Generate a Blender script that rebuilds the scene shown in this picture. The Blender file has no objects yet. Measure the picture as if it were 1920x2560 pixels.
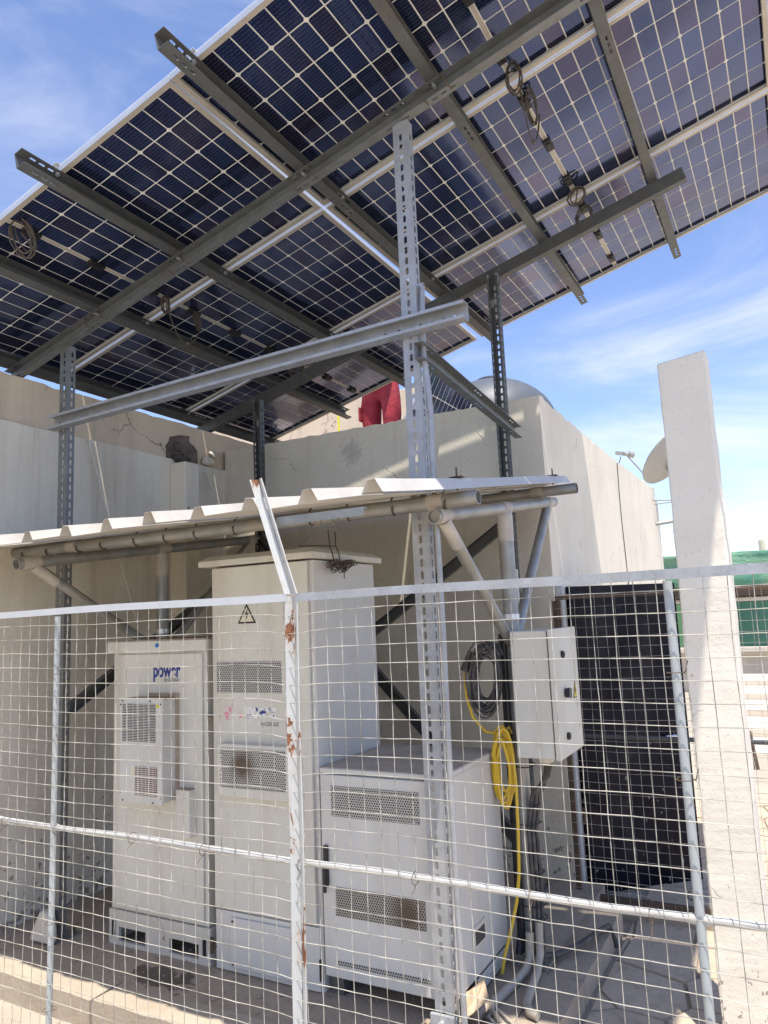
import bpy, bmesh, math, random
from mathutils import Vector, Matrix, noise
R = math.radians
random.seed(7)
C = bpy.context.scene.collection
scn = bpy.context.scene

# ---------------------------------------------------------------- camera
EYE = 1.6                       # height of the lens above the plinth (z = 0 is the plinth top)
cam = bpy.data.cameras.new('Camera')
cam.sensor_fit = 'VERTICAL'; cam.sensor_height = 36.0; cam.sensor_width = 27.0
cam.lens = 25.945
cam.clip_start = 0.02; cam.clip_end = 2000
co = bpy.data.objects.new('Camera', cam); C.objects.link(co)
YAW, PITCH, ROLL = -0.496544693, 0.142909482, -0.0433431548
fw = Vector((math.sin(YAW)*math.cos(PITCH), math.cos(YAW)*math.cos(PITCH), math.sin(PITCH)))
rt = Vector((math.cos(YAW), -math.sin(YAW), 0)); up = rt.cross(fw)
r2 = rt*math.cos(ROLL) + up*math.sin(ROLL); u2 = up*math.cos(ROLL) - rt*math.sin(ROLL)
co.matrix_world = Matrix(((r2.x,u2.x,-fw.x,0),(r2.y,u2.y,-fw.y,0),(r2.z,u2.z,-fw.z,EYE),(0,0,0,1)))
scn.camera = co

# ---------------------------------------------------------------- world and sun
SUN_TO = Vector((0.174, -0.235, 1.0)).normalized()
sun_el = math.asin(SUN_TO.z); sun_az = math.atan2(SUN_TO.x, SUN_TO.y)
w = bpy.data.worlds.new('World'); scn.world = w; w.use_nodes = True
nt = w.node_tree; nt.nodes.clear()
N = nt.nodes.new; L = nt.links.new
out = N('ShaderNodeOutputWorld'); bg = N('ShaderNodeBackground'); bg.inputs[1].default_value = 0.14
sky = N('ShaderNodeTexSky'); sky.sky_type = 'NISHITA'; sky.sun_disc = False
sky.sun_elevation = sun_el; sky.sun_rotation = sun_az
sky.air_density = 1.0; sky.dust_density = .1; sky.ozone_density = 3.0; sky.altitude = 2000
tc = N('ShaderNodeTexCoord')
mp = N('ShaderNodeMapping'); mp.inputs['Scale'].default_value = (1.6, 1.1, 4.2); mp.inputs['Rotation'].default_value = (0.25, 0.55, 0.5)
L(tc.outputs['Generated'], mp.inputs[0])
n1 = N('ShaderNodeTexNoise'); n1.inputs['Scale'].default_value = 1.25; n1.inputs['Detail'].default_value = 9; n1.inputs['Roughness'].default_value = 0.56; n1.inputs['Distortion'].default_value = 0.7
L(mp.outputs[0], n1.inputs[0])
cr = N('ShaderNodeValToRGB'); cr.color_ramp.elements[0].position = 0.43; cr.color_ramp.elements[1].position = 0.84
cr.color_ramp.interpolation = 'EASE'
L(n1.outputs[0], cr.inputs[0])
mx = N('ShaderNodeMix'); mx.data_type = 'RGBA'
mx.inputs[7].default_value = (4.5, 4.45, 4.6, 1)
tint = N('ShaderNodeMix'); tint.data_type = 'RGBA'; tint.blend_type = 'MULTIPLY'; tint.inputs[0].default_value = 1.0
tint.inputs[7].default_value = (1.09, 0.985, 1.02, 1)
L(sky.outputs[0], tint.inputs[6])
cf_ = N('ShaderNodeMath'); cf_.operation = 'MULTIPLY'; cf_.inputs[1].default_value = 0.8; L(cr.outputs[0], cf_.inputs[0])
L(cf_.outputs[0], mx.inputs[0]); L(tint.outputs[2], mx.inputs[6])
L(mx.outputs[2], bg.inputs[0]); L(bg.outputs[0], out.inputs[0])

sl = bpy.data.lights.new('Sun', 'SUN'); sl.energy = 3.5; sl.angle = R(0.53); sl.color = (1.0, 0.945, 0.85)
so = bpy.data.objects.new('Sun', sl); C.objects.link(so)
so.rotation_euler = (-SUN_TO).to_track_quat('-Z', 'Y').to_euler(); so.location = (3, -3, 12)

scn.view_settings.view_transform = 'Standard'; scn.view_settings.look = 'None'
scn.view_settings.gamma = 1.0; scn.view_settings.exposure = 1.02
scn.view_settings.use_curve_mapping = False

# ---------------------------------------------------------------- materials
MATS = {}
def nodes(name):
    m = bpy.data.materials.new(name); m.use_nodes = True
    t = m.node_tree; b = t.nodes['Principled BSDF']
    MATS[name] = m
    return m, t, b
def sock(t, v, inp):
    if isinstance(v, (tuple, list)): inp.default_value = (*v, 1) if len(v) == 3 else v
    elif isinstance(v, (int, float)): inp.default_value = v
    else: t.links.new(v, inp)
def mixc(t, fac, a, b):
    m = t.nodes.new('ShaderNodeMix'); m.data_type = 'RGBA'
    sock(t, fac, m.inputs[0]); sock(t, a, m.inputs[6]); sock(t, b, m.inputs[7])
    return m.outputs[2]
def coords(t, scale=(1,1,1), kind='Object', rot=(0,0,0), loc=(0,0,0)):
    c = t.nodes.new('ShaderNodeTexCoord'); m = t.nodes.new('ShaderNodeMapping')
    m.inputs['Scale'].default_value = scale; m.inputs['Rotation'].default_value = rot; m.inputs['Location'].default_value = loc
    t.links.new(c.outputs[kind], m.inputs[0]); return m.outputs[0]
def noise_(t, vec, scale, detail=4, rough=.55, dist=0.0):
    n = t.nodes.new('ShaderNodeTexNoise'); n.inputs['Scale'].default_value = scale
    n.inputs['Detail'].default_value = detail; n.inputs['Roughness'].default_value = rough; n.inputs['Distortion'].default_value = dist
    t.links.new(vec, n.inputs[0]); return n.outputs[0]
def ramp(t, v, p0, p1, c0=(0,0,0), c1=(1,1,1)):
    r = t.nodes.new('ShaderNodeValToRGB'); e = r.color_ramp.elements
    e[0].position = p0; e[1].position = p1; e[0].color = (*c0, 1); e[1].color = (*c1, 1)
    t.links.new(v, r.inputs[0]); return r.outputs[0]
def mth(t, op, a, b=0.0, c=None):
    m = t.nodes.new('ShaderNodeMath'); m.operation = op
    for i, v in enumerate((a, b) if c is None else (a, b, c)):
        if isinstance(v, (int, float)): m.inputs[i].default_value = v
        else: t.links.new(v, m.inputs[i])
    return m.outputs[0]
def bump(t, b, h, strength=.3, dist=.01):
    n = t.nodes.new('ShaderNodeBump'); n.inputs['Strength'].default_value = strength; n.inputs['Distance'].default_value = dist
    t.links.new(h, n.inputs['Height']); t.links.new(n.outputs[0], b.inputs['Normal'])
def simple(name, col, rough=.6, metal=0.0, var=.25, vscale=6.0, bmp=.12, bscale=60, dirt=None, dirtamt=.35, streak=False, spec=.5, dscale=3.0, bdist=.003):
    m, t, b = nodes(name)
    v = coords(t)
    n = noise_(t, v, vscale, 5)
    dark = tuple(c*(1-var) for c in col); lite = tuple(min(1, c*(1+var*.6)) for c in col)
    c = mixc(t, ramp(t, n, .3, .7), dark, lite)
    if 'galv' in name:
        vo = t.nodes.new('ShaderNodeTexVoronoi'); vo.inputs['Scale'].default_value = 190; t.links.new(v, vo.inputs['Vector'])
        bw = t.nodes.new('ShaderNodeSeparateXYZ'); t.links.new(vo.outputs['Color'], bw.inputs[0])
        c = mixc(t, mth(t, 'MULTIPLY', bw.outputs[0], .28), c, tuple(min(1,q*1.5) for q in col))
        wr = noise_(t, v, 11, 7, .7); c = mixc(t, mth(t, 'MULTIPLY', ramp(t, wr, .60, .70), .3), c, tuple(min(1,q*1.9) for q in col))
    if dirt:
        dv = coords(t, (dscale*3, dscale*3, dscale*.35)) if streak else coords(t, (dscale,)*3)
        d = noise_(t, dv, 1.0, 7, .62, .3)
        f = mth(t, 'MULTIPLY', ramp(t, d, .47, .75), dirtamt)
        c = mixc(t, f, c, dirt)
    if name in ('cab','cab_grey'):
        sf = noise_(t, coords(t, (5,5,1.6), rot=(.2,.5,.1)), 6, 7, .72, 1.2); c = mixc(t, mth(t, 'MULTIPLY', ramp(t, sf, .645, .68), .30), c, (.22,.19,.16))
        rs = noise_(t, coords(t, (9,9,1.1)), 3.1, 6, .6, .2); c = mixc(t, mth(t, 'MULTIPLY', ramp(t, rs, .68, .75), .35), c, (.34,.20,.11))
    sock(t, c, b.inputs['Base Color'])
    b.inputs['Roughness'].default_value = rough; b.inputs['Metallic'].default_value = metal
    b.inputs['Specular IOR Level'].default_value = spec
    if bmp: bump(t, b, noise_(t, v, bscale, 6, .6), bmp, bdist)
    return m

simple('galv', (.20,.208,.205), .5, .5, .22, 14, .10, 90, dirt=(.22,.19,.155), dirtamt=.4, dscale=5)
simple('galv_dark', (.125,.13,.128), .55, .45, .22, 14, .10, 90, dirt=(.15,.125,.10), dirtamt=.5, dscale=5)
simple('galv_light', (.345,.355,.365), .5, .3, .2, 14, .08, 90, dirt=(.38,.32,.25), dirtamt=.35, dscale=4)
simple('pipe', (.36,.36,.34), .5, .5, .25, 8, .15, 70, dirt=(.40,.33,.24), dirtamt=.85, dscale=7)
simple('pipe_white', (.56,.54,.50), .6, .1, .18, 8, .2, 60, dirt=(.30,.27,.23), dirtamt=.5, dscale=9)
simple('collar', (.50,.45,.385), .7, 0, .2, 10, .2, 60)
simple('alu_dust', (.50,.45,.38), .5, .25, .12, 8, .05, 90, dirt=(.36,.30,.23), dirtamt=.5, dscale=6)
simple('alu', (.72,.73,.74), .35, .6, .06, 9, .03, 90)
simple('gridwhite', (.74,.73,.68), .5, 0, .06, 10, 0)
simple('sheet', (.60,.565,.51), .45, .15, .14, 5, .08, 60, dirt=(.42,.36,.28), dirtamt=.45, dscale=3)
simple('cab', (.66,.635,.55), .5, 0, .05, 5, .08, 350, dirt=(.47,.40,.31), dirtamt=.55, streak=True, dscale=1.7, bdist=.0015)
simple('cab_grey', (.62,.605,.56), .45, 0, .05, 5, .08, 350, dirt=(.45,.40,.33), dirtamt=.45, streak=True, dscale=1.7, bdist=.0015)
simple('cab_top', (.44,.38,.31), .8, 0, .18, 9, .2, 120)
simple('dust', (.40,.31,.23), .9, 0, .2, 12, .2, 120)
simple('blackrub', (.018,.018,.02), .45, 0, .2, 20, .1, 60)
simple('cable_grey', (.06,.057,.055), .6, 0, .3, 20, .1, 60, dirt=(.25,.21,.17), dirtamt=.5, dscale=20)
simple('cable_brown', (.075,.06,.048), .6, 0, .3, 20, .1, 60, dirt=(.18,.14,.10), dirtamt=.5, dscale=20)
simple('cable_yellow', (.70,.46,.03), .5, 0, .15, 12, .1, 60, dirt=(.45,.33,.12), dirtamt=.5, dscale=12)
simple('conduit', (.42,.37,.30), .6, 0, .15, 20, .2, 60, dirt=(.40,.34,.27), dirtamt=.7, dscale=9)
simple('card', (.52,.41,.28), .85, 0, .1, 7, .1, 40)
simple('red_cloth', (.33,.022,.035), .85, 0, .25, 14, .5, 22, dirt=(.45,.10,.10), dirtamt=.3, dscale=7, bdist=.02)
simple('skin', (.45,.28,.20), .55, 0, .1, 8, .1, 60)
simple('hair', (.02,.016,.014), .6, 0, .2, 20, .2, 60)
simple('boot', (.03,.025,.02), .6, 0, .2, 20, .2, 60)
simple('tape', (.80,.72,.03), .4, 0, .03, 8, 0)
simple('yellow', (.72,.58,.03), .5, 0, .05, 8, 0)
simple('cream', (.74,.68,.50), .5, 0, .04, 8, 0)
simple('ink', (.006,.006,.006), .5, 0, .05, 8, 0)
simple('blue', (.02,.035,.22), .5, 0, .05, 8, 0)
simple('azure', (.02,.16,.50), .3, 0, .05, 8, 0)
simple('greyink', (.20,.20,.21), .5, 0, .05, 8, 0)
simple('dark', (.02,.019,.018), .8, 0, .3, 10, .1, 60)
simple('tank', (.085,.095,.11), .5, 0, .08, 3, .05, 60, dirt=(.16,.16,.165), dirtamt=.5, dscale=2)
simple('dish', (.36,.355,.335), .45, .1, .08, 3, .05, 60)
simple('rope', (.62,.58,.50), .8, 0, .1, 20, .2, 90)
simple('rust', (.20,.085,.04), .85, 0, .35, 12, .3, 50)
simple('rustdark', (.12,.085,.06), .8, .1, .3, 9, .3, 50, dirt=(.2,.1,.05), dirtamt=.6, dscale=9)
simple('rag', (.16,.12,.10), .9, 0, .4, 9, .4, 30)
simple('wood', (.40,.29,.17), .8, 0, .25, 6, .2, 30)
simple('green_panel', (.05,.17,.11), .45, 0, .12, 2, 0)
simple('green_panel_pale', (.16,.36,.15), .5, 0, .12, 2, 0)
simple('concrete_bg', (.60,.54,.46), .85, 0, .15, 2, .15, 20)
simple('tile_bg', (.66,.58,.48), .7, 0, .1, 2, .1, 20)
simple('roughstone', (.38,.30,.22), .95, 0, .3, 3, .5, 12, bdist=.03)

# paint that has flaked to rust at a few spots
def flaked(name, paint, amt=.66, sc=5.0):
    m, t, b = nodes(name); v = coords(t, (1.4,1.4,.8))
    n = noise_(t, v, sc, 8, .62, .4)
    f = ramp(t, n, amt, amt+.012)
    halo = ramp(t, n, amt-.05, amt+.01)
    g = noise_(t, coords(t), 25, 4)
    base = mixc(t, ramp(t, g, .3, .7), tuple(c*.92 for c in paint), paint)
    base = mixc(t, mth(t, 'MULTIPLY', halo, .35), base, (.42,.30,.18))
    rust = mixc(t, ramp(t, noise_(t, coords(t), 70, 4), .35, .65), (.13,.05,.025), (.30,.12,.05))
    sock(t, mixc(t, f, base, rust), b.inputs['Base Color'])
    sock(t, mth(t, 'MULTIPLY_ADD', f, .35, .5), b.inputs['Roughness'])
    bump(t, b, mth(t, 'SUBTRACT', 1.0, f), .4, .002)
    return m
flaked('white_paint', (.52,.53,.54), .70, 5.5)
flaked('post_paint', (.54,.54,.51), .572, 5.2)
flaked('frame_paint', (.60,.565,.49), .655, 7.0)
flaked('rail_paint', (.47,.46,.43), .735, 5.0)
flaked('fence_post', (.42,.44,.43), .74, 6)

def wire_mat():
    m, t, b = nodes('wire'); v = coords(t)
    n = noise_(t, v, 9, 6, .7)
    c = mixc(t, ramp(t, n, .40, .64), (.60,.56,.475), (.19,.175,.145))
    sock(t, c, b.inputs['Base Color']); b.inputs['Roughness'].default_value = .5; b.inputs['Metallic'].default_value = .15
wire_mat()

# plaster with rain streaks, hairline cracks and splashes near the ground
def plaster(name, col, stain, cracks=.5, streaks=.45, splash=False, spscale=26, scuff=None):
    m, t, b = nodes(name); v = coords(t)
    g = noise_(t, v, 1.6, 6, .6)
    c = mixc(t, ramp(t, g, .3, .72), tuple(x*.90 for x in col), tuple(min(1,x*1.05) for x in col))
    pt = noise_(t, coords(t, (1,1,1), loc=(3.3,1.1,5.7)), .9, 3, .5, .5)
    c = mixc(t, mth(t, 'MULTIPLY', ramp(t, pt, .545, .56), .16), c, tuple(min(1,x*1.22) for x in col))
    pore = noise_(t, v, 75, 3, .6); c = mixc(t, mth(t, 'MULTIPLY', ramp(t, pore, .62, .70), .30), c, tuple(x*.6 for x in stain))
    if scuff:
        d = t.nodes.new('ShaderNodeVectorMath'); d.operation = 'DISTANCE'; d.inputs[1].default_value = scuff; t.links.new(v, d.inputs[0])
        kk = mth(t, 'ADD', mth(t, 'MULTIPLY', d.outputs['Value'], -4.0), mth(t, 'MULTIPLY', noise_(t, v, 22, 6, .7), 1.5))
        c = mixc(t, mth(t, 'MULTIPLY', ramp(t, kk, .28, .55), .34), c, (.20,.19,.18))
    s = noise_(t, coords(t, (2.6,2.6,.22)), 1.0, 8, .62, .9)
    c = mixc(t, mth(t, 'MULTIPLY', ramp(t, s, .50, .74), streaks), c, stain)
    s2 = noise_(t, coords(t, (13,13,.55)), 1.0, 5, .55, .6)
    c = mixc(t, mth(t, 'MULTIPLY', ramp(t, s2, .56, .74), streaks*.35), c, tuple(x*.85 for x in stain))
    wob = noise_(t, v, 3.0, 3)
    vv = t.nodes.new('ShaderNodeVectorMath'); vv.operation = 'MULTIPLY_ADD'
    vv.inputs[1].default_value = (1,1,1); t.links.new(v, vv.inputs[0])
    nn = t.nodes.new('ShaderNodeTexNoise'); nn.inputs['Scale'].default_value = 2.6; nn.inputs['Detail'].default_value = 5; t.links.new(v, nn.inputs[0])
    sc = t.nodes.new('ShaderNodeVectorMath'); sc.operation = 'SCALE'; sc.inputs['Scale'].default_value = .5; t.links.new(nn.outputs['Color'], sc.inputs[0])
    ad = t.nodes.new('ShaderNodeVectorMath'); ad.operation = 'ADD'; t.links.new(v, ad.inputs[0]); t.links.new(sc.outputs[0], ad.inputs[1])
    vo = t.nodes.new('ShaderNodeTexVoronoi'); vo.feature = 'DISTANCE_TO_EDGE'; vo.inputs['Scale'].default_value = 1.15
    t.links.new(ad.outputs[0], vo.inputs['Vector'])
    ck = ramp(t, vo.outputs['Distance'], .0015, .006, (1,1,1), (0,0,0))
    gate = ramp(t, wob, .52, .62)
    ck = mth(t, 'MULTIPLY', ck, mth(t, 'MULTIPLY', gate, cracks))
    c = mixc(t, ck, c, tuple(x*.35 for x in stain))
    if splash:
        z = t.nodes.new('ShaderNodeSeparateXYZ'); t.links.new(v, z.inputs[0])
        low = t.nodes.new('ShaderNodeMapRange'); low.inputs[1].default_value = .05; low.inputs[2].default_value = 1.0; low.inputs[3].default_value = 1; low.inputs[4].default_value = 0
        t.links.new(z.outputs['Z'], low.inputs[0])
        sp = noise_(t, v, spscale, 3, .5); big = noise_(t, v, 3, 3)
        k = mth(t, 'ADD', mth(t, 'ADD', sp, mth(t, 'MULTIPLY', low.outputs[0], .20)), mth(t, 'MULTIPLY', big, .16))
        c = mixc(t, mth(t, 'MULTIPLY', ramp(t, k, .835, .855), .7), c, (.17,.13,.095))
    sock(t, c, b.inputs['Base Color']); b.inputs['Roughness'].default_value = .88; b.inputs['Specular IOR Level'].default_value = .25
    h = mth(t, 'ADD', mth(t, 'MULTIPLY', noise_(t, v, 45, 7, .65), .6), mth(t, 'MULTIPLY', noise_(t, v, 5, 4), .8))
    bump(t, b, mth(t, 'SUBTRACT', h, mth(t, 'MULTIPLY', ck, 1.5)), .35, .012)
    return m
plaster('wall_white', (.76,.68,.56), (.40,.32,.23), .7, .5, True)
plaster('wall_rear', (.76,.70,.57), (.47,.38,.27), .45, .45, True, scuff=(1.648,-2.18,2.954))
plaster('wall_bright', (.77,.70,.57), (.50,.43,.34), .5, .28, True)
plaster('wall_left', (.76,.695,.575), (.45,.36,.26), .4, .6, True)
plaster('pillar', (.79,.73,.62), (.60,.53,.43), .8, .12, True, 30)
plaster('cement', (.66,.54,.40), (.33,.26,.19), .7, .5)
def ground_mat(name, a, bcol, stain, sc=1.2, rough=.92, wet=None):
    m, t, b = nodes(name); v = coords(t)
    n = noise_(t, v, sc, 8, .62, .2); c = mixc(t, ramp(t, n, .3, .7), a, bcol)
    n2 = noise_(t, v, sc*7, 6, .6); c = mixc(t, mth(t, 'MULTIPLY', ramp(t, n2, .5, .75), .5), c, stain)
    n3 = noise_(t, v, 120, 3, .5); c = mixc(t, mth(t, 'MULTIPLY', ramp(t, n3, .6, .72), .35), c, tuple(x*.5 for x in stain))
    if wet:
        d = t.nodes.new('ShaderNodeVectorMath'); d.operation = 'DISTANCE'; d.inputs[1].default_value = wet
        t.links.new(coords(t, (1,1.9,1)), d.inputs[0])
        k = mth(t, 'ADD', d.outputs['Value'], mth(t, 'MULTIPLY', noise_(t, v, 5, 6, .65), .52))
        f = ramp(t, k, .43, .45, (1,1,1), (0,0,0))
        c = mixc(t, mth(t, 'MULTIPLY', f, .8), c, (.055,.042,.032))
        sock(t, mth(t, 'MULTIPLY_ADD', f, -.35, rough), b.inputs['Roughness'])
    else: b.inputs['Roughness'].default_value = rough
    sock(t, c, b.inputs['Base Color']); b.inputs['Specular IOR Level'].default_value = .3
    bump(t, b, mth(t, 'ADD', noise_(t, v, 14, 8, .65), mth(t, 'MULTIPLY', noise_(t, v, 90, 4), .3)), .5, .012)
ground_mat('ground', (.37,.325,.265), (.45,.40,.33), (.30,.265,.22))
ground_mat('concrete', (.34,.275,.21), (.45,.375,.295), (.25,.19,.135), 1.6, .9, wet=(-2.72, 2.70*1.9, 0))
ground_mat('kerb', (.36,.30,.23), (.45,.385,.305), (.34,.27,.19), 2.5)
ground_mat('paver', (.47,.38,.28), (.58,.48,.365), (.30,.24,.18), 2.2)

def cell_mat():
    m, t, b = nodes('cell'); v = coords(t)
    s = t.nodes.new('ShaderNodeSeparateXYZ'); t.links.new(v, s.inputs[0])
    fr = mth(t, 'FRACT', mth(t, 'MULTIPLY_ADD', s.outputs['Y'], 10/.1760, .5))
    line = mth(t, 'LESS_THAN', mth(t, 'ABSOLUTE', mth(t, 'SUBTRACT', fr, .5)), .045)
    dash = mth(t, 'LESS_THAN', mth(t, 'FRACT', mth(t, 'MULTIPLY', s.outputs['X'], 1/.0115)), .62)
    line = mth(t, 'MULTIPLY', line, dash)
    oi = t.nodes.new('ShaderNodeObjectInfo')
    rnd = oi.outputs['Random']
    r = t.nodes.new('ShaderNodeValToRGB'); e = r.color_ramp.elements
    e[0].color = (.036,.056,.140,1); e[1].color = (.064,.060,.130,1)
    k = e.new(.5); k.color = (.046,.070,.175,1)
    t.links.new(rnd, r.inputs[0])
    g = t.nodes.new('ShaderNodeNewGeometry')
    du = noise_(t, g.outputs['Position'], 3.2, 6, .62, .5); sp = noise_(t, g.outputs['Position'], 60, 3, .5)
    dust = mth(t, 'ADD', mth(t, 'MULTIPLY', ramp(t, du, .50, .80), .16), mth(t, 'MULTIPLY', ramp(t, sp, .66, .72), .12))
    c = mixc(t, mth(t, 'MULTIPLY', line, .55), r.outputs[0], (.26,.26,.28))
    c = mixc(t, dust, c, (.20,.18,.16))
    sock(t, c, b.inputs['Base Color'])
    sock(t, mth(t, 'SUBTRACT', .80, mth(t, 'ADD', mth(t, 'MULTIPLY', line, .4), dust)), b.inputs['Metallic'])
    sock(t, mth(t, 'MULTIPLY_ADD', dust, .8, .10), b.inputs['Roughness'])
    b.inputs['Coat Weight'].default_value = .35; b.inputs['Coat Roughness'].default_value = .06; b.inputs['Coat IOR'].default_value = 1.35
cell_mat()

def perf_mat(name, paint, pitch=.0115, rad=.345, patch=None):
    m, t, b = nodes(name); v = coords(t)
    s = t.nodes.new('ShaderNodeSeparateXYZ'); t.links.new(v, s.inputs[0])
    x = mth(t, 'MULTIPLY', s.outputs['X'], 1/pitch); z = mth(t, 'MULTIPLY', s.outputs['Z'], 1/(pitch*.866))
    row = mth(t, 'FLOOR', z); odd = mth(t, 'MULTIPLY', mth(t, 'MODULO', mth(t, 'ABSOLUTE', row), 2.0), .5)
    fx = mth(t, 'SUBTRACT', mth(t, 'FRACT', mth(t, 'ADD', x, odd)), .5)
    fz = mth(t, 'MULTIPLY', mth(t, 'SUBTRACT', mth(t, 'FRACT', z), .5), .866)
    d = mth(t, 'SQRT', mth(t, 'ADD', mth(t, 'MULTIPLY', fx, fx), mth(t, 'MULTIPLY', fz, fz)))
    hole = mth(t, 'LESS_THAN', d, rad)
    base = paint
    if patch:
        dd = t.nodes.new('ShaderNodeVectorMath'); dd.operation = 'DISTANCE'; dd.inputs[1].default_value = patch[0]
        t.links.new(coords(t, (1,0,patch[1])), dd.inputs[0])
        k = mth(t, 'ADD', dd.outputs['Value'], mth(t, 'MULTIPLY', noise_(t, v, 14, 4), .05))
        base = mixc(t, ramp(t, k, .055, .115, (.95,)*3, (0,)*3), paint, (.15,.09,.05))
    c = mixc(t, hole, base, (.025,.023,.02))
    sock(t, c, b.inputs['Base Color']); b.inputs['Roughness'].default_value = .55
    bump(t, b, mth(t, 'SUBTRACT', 1.0, hole), .6, .002)
perf_mat('perf', (.50,.48,.43))
perf_mat('perf_fan', (.54,.52,.46), patch=((-.053,0,.013), 1.0))
perf_mat('perf_dust', (.40,.37,.31), patch=((.13,0,.0), .8))

def worn_print(name, col, under, amt):
    m, t, b = nodes(name); n = noise_(t, coords(t), 38, 5, .6)
    sock(t, mixc(t, ramp(t, n, amt, amt+.02), col, under), b.inputs['Base Color']); b.inputs['Roughness'].default_value = .5
worn_print('print_worn', (.02,.04,.22), (.80,.79,.77), .44)
worn_print('print_pink', (.70,.28,.32), (.66,.58,.53), .50)
worn_print('print_white', (.62,.60,.57), (.78,.77,.75), .5)

def door_mat():
    m, t, b = nodes('black_door'); v = coords(t)
    n = noise_(t, v, 3, 5); c = mixc(t, ramp(t, n, .3, .7), (.006,.006,.011), (.014,.014,.022))
    z = t.nodes.new('ShaderNodeSeparateXYZ'); t.links.new(v, z.inputs[0])
    lo = t.nodes.new('ShaderNodeMapRange'); lo.inputs[1].default_value = 0; lo.inputs[2].default_value = 1.6; lo.inputs[3].default_value = .10; lo.inputs[4].default_value = 0
    t.links.new(z.outputs['Z'], lo.inputs[0])
    sp = noise_(t, coords(t, (1,1,.55)), 34, 3, .5)
    c = mixc(t, ramp(t, mth(t, 'ADD', sp, lo.outputs[0]), .765, .79), c, (.24,.23,.23))
    du = noise_(t, coords(t, (1,1,.3)), 6, 5); c = mixc(t, mth(t, 'MULTIPLY', ramp(t, du, .5, .8), .10), c, (.25,.23,.21))
    sock(t, c, b.inputs['Base Color']); b.inputs['Roughness'].default_value = .18; b.inputs['Specular IOR Level'].default_value = .11
door_mat()

def net_mat():
    m, t, b = nodes('green_net'); v = coords(t)
    n = noise_(t, v, 2.2, 6, .6, .6)
    c = mixc(t, ramp(t, n, .35, .65), (.08,.25,.17), (.22,.35,.22))
    sock(t, c, b.inputs['Base Color']); b.inputs['Roughness'].default_value = .8
    bump(t, b, n, .8, .1)
net_mat()

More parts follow.
